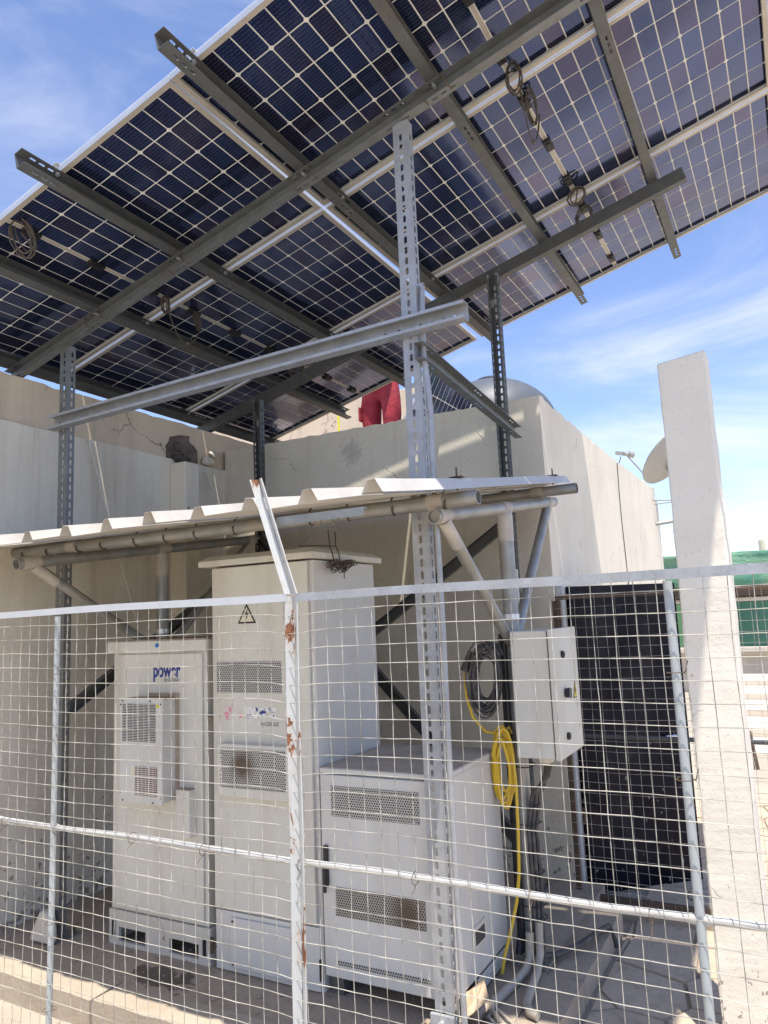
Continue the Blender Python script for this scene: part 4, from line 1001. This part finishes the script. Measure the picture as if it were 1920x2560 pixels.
def scrap(c, sx, sy, rz, seed, label, lift=.0):
    rn = random.Random(seed); mb = MB(); nx, ny = 6, 5; vs = []
    cs, sn = math.cos(rz), math.sin(rz)
    for j in range(ny+1):
        for i in range(nx+1):
            x = (i/nx-.5)*sx*(1+.15*rn.uniform(-1,1)*(j in(0,ny))); y = (j/ny-.5)*sy*(1+.2*rn.uniform(-1,1)*(i in(0,nx)))
            z = .012+rn.uniform(0,.012)+lift*(i/nx)
            vs.append((c[0]+x*cs-y*sn, c[1]+x*sn+y*cs, c[2]+z))
    n = len(vs); vs += [(x,y,z-.004) for x,y,z in vs]; fs = []
    for j in range(ny):
        for i in range(nx):
            a_ = j*(nx+1)+i; fs += [(a_,a_+1,a_+nx+2,a_+nx+1),(n+a_,n+a_+nx+1,n+a_+nx+2,n+a_+1)]
    rim = [i for i in range(nx+1)]+[(j+1)*(nx+1)-1 for j in range(1,ny+1)]+[ny*(nx+1)+i for i in range(nx-1,-1,-1)]+[j*(nx+1) for j in range(ny-1,0,-1)]
    k = len(rim); fs += [(rim[q],n+rim[q],n+rim[(q+1)%k],rim[(q+1)%k]) for q in range(k)]
    mb.add(vs, fs); solo('cardboard_scrap', mb, 'card', c, label, 'cardboard')
scrap((-1.275,2.93,.045), .10, .17, .5, 3, 'torn upright piece of cardboard against the squat cabinet corner', .06)
scrap((-1.08,2.80,.035), .24, .14, .15, 4, 'flat torn cardboard sheet covering the tangled cable ends', .0)
# bundle of thin wire hanging from the lid of the tall cabinet
mb = MB()
for k in range(5): mb.tube(coil((-1.912+.004*k,2.985+.030*k,1.868-.012*(k%2)), (.3,1,.2), (0,.35,1), .020+.004*(k%3), .016+.006*(k%2), 4, 10, .010, 20+k), .0026, 5)
for k in range(2): mb.tube(coil((-1.905,3.10+.03*k,1.875), (.2,1,.25), (0,-.2,1), .052, .012, 2, 12, .008, 30+k), .0026, 5)
mb.tube([(-1.925,2.98,2.03),(-1.922,2.985,1.955),(-1.912,2.99,1.92),(-1.91,3.00,1.88)], .0036, 5)
mb.tube([(-1.925,3.04,2.03),(-1.922,3.04,1.955),(-1.912,3.05,1.92),(-1.908,3.05,1.88)], .0036, 5)
mb.tube([(-2.02,2.86,1.955),(-1.97,2.92,1.957),(-1.925,2.985,1.956),(-1.922,3.04,1.957)], .0036, 5)
mb.tube([(-1.91,3.07,1.86),(-1.905,3.08,1.83),(-1.908,3.085,1.80)], .0026, 5)
solo('wire_bundle', mb, 'cable_brown', (-1.915,3.02,1.78), 'tangle of thin brown wire hanging from the tall cabinet lid', 'wire', smooth=True)
# slotted cable duct on the rear wall
dk = thing('cable_duct', 'short white slotted cable duct standing behind the shelter post', 'cable duct', (-1.47, 4.28, 1.2))
mb = MB(); mb.box(-1.525,-1.445,4.315,4.345,1.25,1.86); link('back', mb, 'cab_grey', dk)
mb = MB(); mb.box(-1.505,-1.455,4.292,4.300,1.27,1.84); link('inner_cables', mb, 'dark', dk)
for i in range(24):
    mb = MB(); mb.box(-1.527,-1.443,4.270,4.288,1.252+.0252*i,1.268+.0252*i); link('finger', mb, 'cab_grey', dk)
# strings hanging from the parapet
for k, (a_, b_, lb) in enumerate((((-3.955,3.25,2.86),(-3.80,3.55,1.60),'long pale string hanging slack from the parapet behind the shelter'),((-3.94,4.35,2.80),(-3.80,4.36,2.44),'short pale string hanging in the wall corner above the shelter'))):
    mb = MB(); mb.tube(arcpts(a_, b_, .02), .0055, 6); solo('string', mb, 'rope', b_, lb, 'string', smooth=True)

# ================================================================ STREET FENCE
FY = 1.78
fen = thing('mesh_fence', 'galvanised welded mesh fence with a white top bar and rusty angle post', 'fence', (-1.25, FY, LOW))
FX0, FX1, FZ0, FZ1 = -3.15, .62, LOW+.03, 1.660
def bar_poly(x0, x1, z0, z1, y0, y1, n, wob):
    mb = MB(); vs = []
    for i in range(n+1):
        x = x0+(x1-x0)*i/n; d_ = wob*noise.noise(Vector((x*1.7, 3, 0)))
        vs += [(x,y0,z0+d_),(x,y0,z1+d_),(x,y1,z1+d_),(x,y1,z0+d_)]
    fs = []
    for i in range(n):
        a_ = 4*i
        for j in range(4): fs.append((a_+j, a_+(j+1)%4, a_+4+(j+1)%4, a_+4+j))
    fs += [(0,1,2,3)[::-1],(4*n,4*n+1,4*n+2,4*n+3)]; mb.add(vs, fs); return mb
link('top_bar', bar_poly(FX0, -1.296, 1.6625, 1.6855, FY-.013, FY-.0085, 24, .004), 'white_paint', fen)
link('top_bar', bar_poly(-1.262, FX1, 1.660, 1.683, FY-.013, FY-.0085, 24, .004), 'galv_light', fen)
mb = MB(); mb.tube([(FX0+.3*i, FY+.021+.003*math.sin(i*1.3), .932+.004*math.sin(i*1.9)) for i in range(13)], .0092, 12); link('mid_rail', mb, 'rail_paint', fen, smooth=True)
for (xx, lean) in ((-2.328,-.012),(-.245,.0)):
    mb = MB(); mb.tube([(xx+lean,FY+.014,LOW-.02),(xx+lean*.5,FY+.016,.8),(xx,FY+.012,1.657)], .0102, 12); link('pipe_post', mb, 'fence_post', fen, smooth=True)
    mb = MB(); mb.tube([(xx+lean*.5-.028,FY+.020,.93),(xx+lean*.5,FY+.020,.931),(xx+lean*.5+.028,FY+.020,.93)], [.0095,.0135,.0095], 10); link('weld', mb, 'rail_paint', fen, smooth=True)
# angle post with cranked arm
def angle_path(pts, wdt, t=.0035):
    mb = MB()
    for sx in (-1, 1):
        vs = []
        for (x,y,z) in pts:
            e = Vector((sx*.78,-.62,0)).normalized(); nn_ = Vector((-sx*.62,-.78,0)).normalized()
            p = Vector((x+sx*.0011,y,z)); vs += [p, p+e*wdt, p+e*wdt-nn_*t, p-nn_*t]
        fs = []
        for i in range(len(pts)-1):
            a_ = 4*i
            for j in range(4): fs.append((a_+j,a_+(j+1)%4,a_+4+(j+1)%4,a_+4+j))
        fs += [(0,1,2,3),(4*len(pts)-1,4*len(pts)-2,4*len(pts)-3,4*len(pts)-4)]
        mb.add(vs, fs)
    return mb
link('angle_post', angle_path([(-1.287,FY+.005,LOW-.02),(-1.285,FY+.004,.5),(-1.279,FY+.002,1.0),(-1.282,FY+.003,1.3),(-1.279,FY+.003,1.675)], .026), 'post_paint', fen)
arm = link('extension_arm', angle_path([(-1.279,FY+.002,1.682),(-1.325,FY-.005,1.83),(-1.387,FY-.015,2.035)], .026), 'post_paint', fen)
mb = MB(); mb.box(-1.336,-1.035,FY+.006,FY+.010,1.890,1.915); mb.box(-1.336,-1.035,FY+.0104,FY+.026,1.911,1.915); hb = link('arm_bar', mb, 'galv', fen)
for x in (-1.19,-1.13):
    m2 = MB(); m2.tube([(x+.012*math.cos(R(q)),FY+.008,1.886+.012*math.sin(R(q))) for q in range(150,391,30)], .0018, 5); link('wire_hook', m2, 'rustdark', hb)
# welded mesh
def mesh_off(x, z):
    n_ = noise.noise_vector(Vector((x*2.6, 1.7, z*2.6))); n2 = noise.noise_vector(Vector((x*11, 9.3, z*11)))
    sag = .006*math.sin((x+1.28)*1.6)
    pull = .018*math.exp(-((x+1.28)/.06)**2) * (1 if z > 1.0 else .4)
    return Vector((n_.x*.006+n2.x*.0016, n_.y*.006, n_.z*.0065+n2.z*.0018 - pull*.6 + sag*(z/1.6)))
WP = .0497
for i in range(int((FX1-FX0)/WP)+1):
    x = FX0+i*WP
    pts = []
    for k in range(0, 37):
        z = FZ0 + (FZ1+.012-FZ0)*k/36
        o_ = mesh_off(x, z)
        if k == 36: o_.z = 0
        pts.append((x+o_.x, FY-.004+o_.y*.4+.0009*(1 if (k+i) % 2 else -1), z+(o_.z if 0 < k < 36 else 0)))
    mb = MB(); mb.tube(pts, .0011, 5); link('wire', mb, 'wire', fen, smooth=True)
for k in range(int((FZ1-.028-FZ0)/.0497)+1):
    z = FZ1-.030-k*.0497; pts = []
    for i in range(int((FX1-FX0)/WP)*1+1):
        x = FX0+i*WP; o_ = mesh_off(x, z)
        pts.append((x+o_.x, FY-.0062+o_.y*.4-.0009*(1 if (k+i) % 2 else -1), z+o_.z))
    mb = MB(); mb.tube(pts, .0011, 5); link('wire', mb, 'wire', fen, smooth=True)

# soft wire ties holding the mesh to rail and posts
rn = random.Random(77)
for k in range(11):
    x = FX0+.18+k*.33+rn.uniform(-.08,.08); z = .932+.004*math.sin((x-FX0)/.3*1.9); tp_ = []
    for q in range(10):
        an = R(40*q); tp_.append((x+.0035*q/9+rn.uniform(-.001,.001), FY+.008+.020*math.cos(an), z+.0165*math.sin(an)))
    tp_.append((x+.006, FY-.022, z-.03)); mb = MB(); mb.tube(tp_, .0011, 4); link('tie_wire', mb, 'rustdark', fen)
for (xx) in (-2.325, -.245):
    for z in (.35,.62,1.22,1.45):
        tp_ = [(xx+.0205*math.cos(R(40*q)), FY+.008+.022*math.sin(R(40*q)), z+.004*q/9) for q in range(10)]+[(xx+.03,FY-.012,z+.03)]
        mb = MB(); mb.tube(tp_, .0011, 4); link('tie_wire', mb, 'rustdark', fen)

# ================================================================ MESH GATE BEHIND
GY = 4.50
gt = thing('mesh_gate', 'rusty framed mesh gate standing in front of the black door', 'gate', (-.55, GY, LOW))
gx0, gx1, gz0, gz1 = -1.272, .42, -.045, 1.695
for nm, (xa,xb,za,zb) in {'t':(gx0,gx1,gz1-.030,gz1),'b':(gx0,gx1,gz0,gz0+.03),'l':(gx0,gx0+.03,gz0+.031,gz1-.031),'r':(gx1-.03,gx1,gz0+.031,gz1-.031)}.items():
    mb = MB(); mb.box(xa,xb,GY-.012,GY+.012,za,zb); link('frame_bar', mb, 'rustdark', gt, bevel=.002)
mb = MB(); mb.tube([(gx0+.04,GY+.018,.86),(gx1-.03,GY+.018,.86)], .013, 8); link('mid_rail', mb, 'galv_dark', gt, smooth=True)
mb = MB(); mb.box(gx0-.018,gx0-.003,GY-.015,GY+.02,.9,1.66); mb.tube([(gx0-.01,GY-.018,1.35),(gx0-.01,GY-.018,1.45)], .011, 8); link('hinge_post', mb, 'rustdark', gt)
GP = .0595
for i in range(1, int((gx1-gx0)/GP)+1):
    x = gx0+i*GP; pts = []
    for k in range(15):
        z = gz0+(gz1-gz0)*k/14; o_ = mesh_off(x+7, z); pts.append((x+o_.x*1.0, GY-.016, z+(o_.z if 0<k<14 else 0)))
    mb = MB(); mb.tube(pts, .00135, 4); link('wire', mb, 'wire', gt)
for k in range(1, int((gz1-gz0)/GP)+1):
    z = gz0+k*GP
    if z > gz1-.01: continue
    pts = [(gx0+(gx1-gx0)*i/20+mesh_off(gx0+(gx1-gx0)*i/20+7,z).x*.5, GY-.0185, z+mesh_off(gx0+(gx1-gx0)*i/20+7,z).z*1.2) for i in range(21)]
    mb = MB(); mb.tube(pts, .00135, 4); link('wire', mb, 'wire', gt)
thr = struct('threshold', jit_box(-1.13,.5,4.44,4.56,LOW-.03,gz0-.008,24,3,.006,5), 'concrete')

# ================================================================ ROOF AND FAR THINGS
# water tank
tk = thing('water_tank', 'dark grey domed plastic water tank on the building roof', 'water tank', (-2.84, 8.0, 2.861))
def lathe(prof, c, n=32):
    mb = MB(); vs = []; fs = []
    for (r_, z) in prof:
        for j in range(n): an = 2*math.pi*j/n; vs.append((c[0]+r_*math.cos(an), c[1]+r_*math.sin(an), z))
    for i in range(len(prof)-1):
        for j in range(n): j2 = (j+1)%n; fs.append((i*n+j,i*n+j2,(i+1)*n+j2,(i+1)*n+j))
    fs.append(tuple((len(prof)-1)*n+j for j in range(n))); return mb.add(vs, fs)
prof = [(.68,2.862),(.74,2.90),(.74,3.30),(.755,3.32),(.755,3.36),(.74,3.38),(.74,3.66),(.752,3.675),(.752,3.705),(.74,3.72)] + [(.74*math.cos(R(a_)), 3.72+.58*math.sin(R(a_))) for a_ in range(8,76,8)] + [(.16,4.285)]
link('tank_shell', lathe(prof, (-2.84,8.0)), 'tank', tk, smooth=True)
link('lid', lathe([(.165,4.27),(.165,4.315),(.14,4.33)], (-2.84,8.0), 20), 'tank', tk, smooth=True)
mb = MB(); mb.tube([(-3.1,7.50,4.0),(-3.14,7.40,4.02),(-3.16,7.30,3.98),(-3.16,7.28,3.6),(-3.16,7.28,2.87)], .022, 8); link('inlet_pipe', mb, 'pipe_white', tk, smooth=True)
# satellite dish on a cranked wall arm
ds = thing('satellite_dish', 'pale offset satellite dish on a bent arm at the far end of the building', 'satellite dish', (-1.30, 9.12, 2.5))
ctr = Vector((-1.06, 9.42, 3.36)); axis = Vector((-.66,.26,.70)).normalized()
e1 = axis.cross(Vector((0,0,1))).normalized(); e2 = e1.cross(axis).normalized()
mb = MB(); vs = []; fs = []; n = 28; rings = 6
for k in range(rings+1):
    rr = .43*k/rings
    for j in range(n):
        an = 2*math.pi*j/n; vs.append(ctr + e1*rr*math.cos(an)*.93 + e2*rr*math.sin(an) + axis*(.10*(k/rings)**2))
for k in range(rings):
    for j in range(n): j2 = (j+1)%n; fs.append((k*n+j,k*n+j2,(k+1)*n+j2,(k+1)*n+j))
o_ = len(vs); vs += [Vector(v)-axis*.012 for v in vs]; fs += [tuple(o_+q for q in f[::-1]) for f in fs]
fs += [(rings*n+j, o_+rings*n+j, o_+rings*n+(j+1)%n, rings*n+(j+1)%n) for j in range(n)]
mb.add(vs, fs); link('reflector', mb, 'dish', ds, smooth=True)
mb = MB(); mb.obox(ctr-axis*.05, e1*.05, e2*.16, axis*.03); link('rear_bracket', mb, 'dish', ds)
mb = MB(); mb.tube([ctr-axis*.07, (-.98,9.36,3.05), (-.97,9.30,2.82),(-1.0,9.24,2.66),(-1.1,9.16,2.58),(-1.305,9.12,2.56)], .022, 10); link('wall_arm', mb, 'dish', ds, smooth=True)
for zz, yy in ((2.83,9.02),(2.80,9.15)):
    mb = MB(); mb.tube([(-.972,9.30,2.83),(-1.305,yy,zz)], .008, 6); link('stay', mb, 'dish', ds)
lnb = Vector((-1.57,9.05,3.43)); edge = ctr-e2*.40+axis*.1
mb = MB(); mb.tube([edge, lnb], .008, 8); link('feed_arm', mb, 'dish', ds)
mb = MB(); dl = (ctr-lnb).normalized(); mb.tube([lnb+dl*-.02, lnb+dl*.04, lnb+dl*.045, lnb+dl*.10], [.024,.024,.040,.040], 14); mb.obox(lnb-dl*.06, dl*.05, e1*.03, dl.cross(e1)*.04); link('feed_horn', mb, 'dish', ds, smooth=False)
mb = MB(); mb.tube([lnb-dl*.06+Vector((0,0,-.04)), lnb-dl*.10+Vector((0,0,-.14)), (-1.62,9.05,3.05),(-1.66,9.05,2.87)], .006, 6); link('feed_cable', mb, 'cable_grey', ds)

# person in a red boiler suit measuring on the roof
def person():
    px, py, pz = -3.52, 6.55, 3.052
    root = thing('person', 'person in dusty red work trousers standing on the roof holding a tape measure', 'person', (px,py,pz))
    J = {}
    V_ = []; E_ = []; Rr = []
    def v(n_, p, r_, par=None):
        J[n_] = len(V_); V_.append(Vector(p)); Rr.append(r_)
        if par is not None: E_.append((J[par], J[n_]))
    v('pelvis',(0,0,.95),(.165,.125)); v('waist',(-.02,-.02,1.10),(.155,.115),'pelvis'); v('chest',(-.08,-.06,1.30),(.185,.13),'waist')
    v('neckb',(-.13,-.09,1.48),(.09,.08),'chest'); v('neck',(-.16,-.11,1.55),(.058,.058),'neckb'); v('head',(-.19,-.13,1.64),(.085,.09),'neck'); v('crown',(-.19,-.13,1.74),(.075,.085),'head')
    for s_, nm in ((-1,'l'),(1,'r')):
        hx = .125*s_
        v(nm+'hip',(hx,0,.88),(.115,.12),'pelvis'); v(nm+'thigh',(hx*1.12,-.03*s_,.70),(.108,.112),nm+'hip'); v(nm+'knee',(hx*1.12,-.05*s_-.02,.49),(.092,.095),nm+'thigh')
        v(nm+'calf',(hx*1.05,-.03*s_,.30),(.090,.092),nm+'knee'); v(nm+'ankle',(hx,0-.03*s_,.10),(.072,.075),nm+'calf'); v(nm+'foot',(hx*1.05-.02,-.10-.03*s_,.048),(.046,.045),nm+'ankle'); v(nm+'toe',(hx*1.1-.04,-.19-.03*s_,.040),(.042,.036),nm+'foot')
    for s_, nm in ((-1,'L'),(1,'R')):
        v(nm+'sh',(-.10+.20*s_,-.07,1.41),(.075,.075),'chest')
        if s_ < 0:
            v(nm+'elb',(-.36,-.16,1.16),(.050,.050),nm+'sh'); v(nm+'wr',(-.345,-.27,.985),(.030,.034),nm+'elb'); v(nm+'palm',(-.335,-.30,.925),(.034,.020),nm+'wr')
            for q, (dx,dy,ln) in enumerate(((-.030,-.012,.055),(-.012,-.020,.066),(.006,-.022,.064),(.022,-.018,.050))):
                v('f%d'%q,(-.335+dx,-.30+dy,.885),(.0095,.0095),nm+'palm'); v('g%d'%q,(-.335+dx*.9,-.30+dy-.006,.885-ln*.55),(.0085,.0085),'f%d'%q); v('h%d'%q,(-.335+dx*.7,-.285,.885-ln*.85),(.008,.008),'g%d'%q)
            v('th1',(-.372,-.292,.925),(.011,.011),nm+'palm'); v('th2',(-.378,-.305,.885),(.009,.009),'th1')
        else:
            v(nm+'elb',(.20,-.20,1.18),(.050,.050),nm+'sh'); v(nm+'wr',(.08,-.36,1.12),(.030,.034),nm+'elb'); v(nm+'palm',(.03,-.41,1.10),(.032,.022),nm+'wr')
            for q in range(4): v('p%d'%q,(-.01,-.435+.012*q,1.115-.016*q),(.009,.009),nm+'palm'); v('q%d'%q,(-.045,-.43+.012*q,1.10-.016*q),(.008,.008),'p%d'%q)
            v('pt',(.015,-.44,1.13),(.010,.010),nm+'palm')
    me = bpy.data.meshes.new('body'); me.from_pydata([tuple(p) for p in V_], E_, []); me.update()
    o = bpy.data.objects.new('body_src', me); C.objects.link(o)
    sk = o.modifiers.new('skin','SKIN'); sk.use_smooth_shade = True
    for i, r_ in enumerate(Rr): me.skin_vertices[0].data[i].radius = r_
    me.skin_vertices[0].data[0].use_root = True
    sb = o.modifiers.new('sub','SUBSURF'); sb.levels = 2; sb.render_levels = 2
    bpy.context.view_layer.update()
    m2 = bpy.data.meshes.new_from_object(o.evaluated_get(bpy.context.evaluated_depsgraph_get()))
    bpy.data.objects.remove(o)
    for q in ('red_cloth','skin','boot'): m2.materials.append(MATS[q])
    for p in m2.polygons:
        c_ = p.center; p.use_smooth = True
        hand = (c_.x < -.29 and c_.y < -.255 and c_.z < .975) or (c_.y < -.37 and c_.z > 1.0)
        p.material_index = 1 if (c_.z > 1.535 or hand) else (2 if c_.z < .085 else 0)
    for vv in m2.vertices:      # loose folds in the cloth
        c_ = vv.co
        if .10 < c_.z < 1.45 and not (c_.x < -.28 and c_.z < .99):
            n_ = noise.noise_vector(Vector((c_.x*7, c_.y*7, c_.z*4.5))); vv.co = c_ + Vector((n_.x, n_.y, 0))*.026
    b_ = bpy.data.objects.new('body', m2); C.objects.link(b_); b_.parent = root
    # thigh pocket flap, hair cap
    mb = MB(); mb.obox((px-.222,py-.03,pz+.66),(.012,.0,.002),(0,.065,0),(0,0,.075)); link('thigh_pocket', mb, 'red_cloth', root, bevel=.008)
    hp_ = MB(); vs = []; fs = []
    for k in range(6):
        a_ = R(15+15*k)
        for j in range(16):
            an = 2*math.pi*j/16; vs.append((px-.185+.098*math.cos(a_)*math.cos(an), py-.118+.105*math.cos(a_)*math.sin(an), pz+1.68+.118*math.sin(a_)))
    for k in range(5):
        for j in range(16): j2 = (j+1)%16; fs.append((k*16+j,k*16+j2,k*16+16+j2,k*16+16+j))
    fs.append(tuple(80+j for j in range(16))); hp_.add(vs, fs); link('hair', hp_, 'hair', root, smooth=True)
    hd_ = Vector((px-.19,py-.13,pz+1.66))
    for sx in (-1,1):
        m_ = MB(); m_.obox(hd_+Vector((.036*sx-.0,-.086,.015)),(.014,0,0),(0,.008,0),(0,0,.007)); link('eye', m_, 'ink', root, bevel=.004)
        m_ = MB(); m_.obox(hd_+Vector((.088*sx,.005,0)),(.008,0,0),(0,.020,0),(0,0,.030)); link('ear', m_, 'skin', root, bevel=.006)
    m_ = MB(); m_.obox(hd_+Vector((0,-.096,-.012)),(.013,0,0),(0,.016,0),(0,0,.022)); link('nose', m_, 'skin', root, bevel=.008)
    m_ = MB(); m_.obox(hd_+Vector((0,-.088,-.055)),(.024,0,0),(0,.006,0),(0,0,.006)); link('mouth', m_, 'rag', root, bevel=.003)
    tp = thing('tape_measure', 'tape measure with yellow blade hanging from the hand of the person in red', 'tape measure', (px-.335,py-.30,pz+.86))
    m_ = MB(); m_.box(px-.372,px-.305,py-.322,py-.285,pz+.845,pz+.905); link('case', m_, 'alu', tp, bevel=.008)
    m_ = MB(); m_.box(px-.362,px-.330,py-.3235,py-.3222,pz+.855,pz+.880); link('case_label', m_, 'red_cloth', tp)
    m_ = MB(); m_.prism([(px-.362,py-.308,pz+.85),(px-.338,py-.308,pz+.85),(px-.325,py-.308,pz+.10),(px-.349,py-.308,pz+.10)], (0,.0015,0)); link('blade', m_, 'tape', tp)
    return root
person()

# ---- unfinished house far behind on the right, wrapped in green net
fh = thing('unfinished_house', 'low unfinished house wrapped in green netting behind the pillar', 'building', (-.6, 17.5, LOW))
fy = 16.0
mb = MB(); mb.box(-3.2, 3.0, fy+.2, fy+4.0, LOW, .68); link('lower_wall', mb, 'concrete_bg', fh)
mb = MB(); mb.box(-3.2, 3.0, fy-.05, fy+.2, .66, .76); link('sill', mb, 'concrete_bg', fh, bevel=.01)
mb = MB(); mb.box(-3.2, 3.0, fy+.25, fy+4.0, .761, 1.74); link('shaded_wall', mb, 'tile_bg', fh)
for k, (xa, xb, m_) in enumerate(((-2.75,-1.45,'green_panel_pale'),(-1.40,-.25,'green_panel'),(-.20,.95,'green_panel'),(1.0,2.2,'green_panel_pale'))):
    mb = MB(); mb.box(xa, xb, fy+.10, fy+.13, .765, 1.62); link('green_window', mb, m_, fh)
    mb = MB(); mb.box(xa, xb, fy+.06, fy+.15, 1.63, 1.70); link('window_head', mb, 'cab', fh)
mb = MB(); mb.box(-3.2, 3.0, fy-.15, fy+.4, 1.741, 1.92); link('lintel_beam', mb, 'rustdark', fh, bevel=.01)
mb = MB(); nx, nz = 60, 8; vs = []
for j in range(nz+1):
    for i in range(nx+1):
        x = -3.4+6.6*i/nx; z = 1.93+.66*j/nz
        q = noise.noise_vector(Vector((x*1.6, j*.35, 2.0)))
        vs.append((x+q.x*.05, fy-.18+q.y*.07-.03*math.sin(j*.7), z+(q.z*.05 if j == nz else q.z*.02)))
mb.add(vs, [(j*(nx+1)+i,j*(nx+1)+i+1,(j+1)*(nx+1)+i+1,(j+1)*(nx+1)+i) for j in range(nz) for i in range(nx)])
no = link('green_net', mb, 'green_net', fh, smooth=True)
sm = no.modifiers.new('solid','SOLIDIFY'); sm.thickness = .01
mb = MB(); mb.box(-3.2, 3.0, fy+.1, fy+4.0, 1.921, 2.50); link('upper_wall', mb, 'concrete_bg', fh, bevel=.02)
for k, x in enumerate((-.28,-.12,.05,.22,.36,.5)):
    mb = MB(); h = .22+.10*((k*37)%5)/5; mb.tube([(x,fy+.3,2.55),(x+.01,fy+.3,2.56+h),(x+.05,fy+.3,2.60+h),(x+.08,fy+.3,2.57+h)], .009, 5); link('rebar', mb, 'rust', fh)
mb = MB(); mb.tube([(-.40,fy+.25,2.55),(-.40,fy+.25,2.80)], .07, 12); link('yellow_barrel', mb, 'cream', fh)
# low stone steps and a rubble heap in front of it
for k in range(5):
    mb = MB(); y0 = 9.6+1.15*k; mb.box(-1.0, 3.2, y0, y0+1.13, LOW-.02, LOW+.025+.10*k); s_ = solo('stone_step', mb, 'tile_bg', (1.1,y0+.5,LOW-.02), 'wide pale stone step number %s up from the yard toward the unfinished house' % ('one','two','three','four','five')[k], 'step', 'steps toward the unfinished house', bevel=.01)
rn = random.Random(8)
rc = thing('rubble_heap', 'small heap of rough rubble stones on the pale steps', 'rubble', (.02,11.2,.0))
for k in range(12):
    c_ = Vector((.02+rn.uniform(-.28,.35), 11.0+rn.uniform(-.2,.3), .16+.16*(k//4))); mb = MB()
    vs = []; 
    for q in range(14):
        d_ = Vector((rn.gauss(0,1),rn.gauss(0,1),rn.gauss(0,1))).normalized(); vs.append(c_+Vector((d_.x*.15,d_.y*.13,d_.z*.09)))
    bm = bmesh.new(); [bm.verts.new(p) for p in vs]; bmesh.ops.convex_hull(bm, input=bm.verts); bm.verts.ensure_lookup_table(); bm.verts.index_update()
    mb.add([v.co.copy() for v in bm.verts], [tuple(v.index for v in f.verts) for f in bm.faces]); bm.free(); link('stone', mb, 'roughstone', rc)
# old car seat frame / scrap leaning beyond the door
sc_ = thing('scrap_bundle', 'bundle of rusty bent scrap and rags leaning beyond the black door', 'scrap', (-.62, 6.4, LOW))
for k in range(7):
    mb = MB(); x = -.66+.03*k; mb.tube([(x,6.35,LOW+.02),(x-.06+.02*k,6.4,.35),(x+.02,6.45,.72+.03*(k%3)),(x+.09,6.42,.62),(x+.12,6.4,.35)], .014, 6); link('bent_bar', mb, 'rustdark', sc_, smooth=True)
mb = MB(); vs = []
for j in range(9):
    for i in range(13):
        an = 2*math.pi*i/12; zz = LOW+.01+.42*j/8; rr = (.17+.05*noise.noise(Vector((i*.9,j*.9,4))))*math.sin(math.pi*(j+1.5)/11)
        vs.append((-.58+rr*math.cos(an), 6.5+rr*math.sin(an), zz))
mb.add(vs, [(j*13+i,j*13+i+1,(j+1)*13+i+1,(j+1)*13+i) for j in range(8) for i in range(12)]); link('rag_sack', mb, 'rag', sc_, smooth=True)

# loose grit and small stones on the plinth and at its foot
rn = random.Random(21)
def grit(name, n, area, z, rmin, rmax, mat, label):
    mb = MB()
    for k in range(n):
        x = rn.uniform(area[0],area[1]); y = rn.uniform(area[2],area[3]); r_ = rmin+(rmax-rmin)*rn.random()**3
        c_ = Vector((x,y,z+r_*.35)); q = [c_+Vector((rn.uniform(.7,1.2)*dx*r_, rn.uniform(.7,1.2)*dy*r_, rn.uniform(.5,.8)*dz*r_)) for dx,dy,dz in ((1,0,0),(-1,0,0),(0,1,0),(0,-1,0),(0,0,1),(0,0,-1))]
        mb.add(q, [(0,2,4),(2,1,4),(1,3,4),(3,0,4),(2,0,5),(1,2,5),(3,1,5),(0,3,5)])
    o = link(name, mb, mat); o['kind'] = 'stuff'; tag(o, label, 'grit')
grit('plinth_grit', 520, (-3.9,-1.0,2.62,3.0), .001, .002, .011, 'roughstone', 'loose grit and pebbles scattered on the brown plinth before the cabinets')
grit('yard_grit', 420, (-3.9,-1.0,1.6,2.40), LOW, .002, .012, 'roughstone', 'loose grit on the sunlit ground at the foot of the kerb')
grit('paving_grit', 300, (-.95,.4,2.6,4.4), LOW+.019, .002, .009, 'roughstone', 'loose grit on the crazy paving beside the plinth')
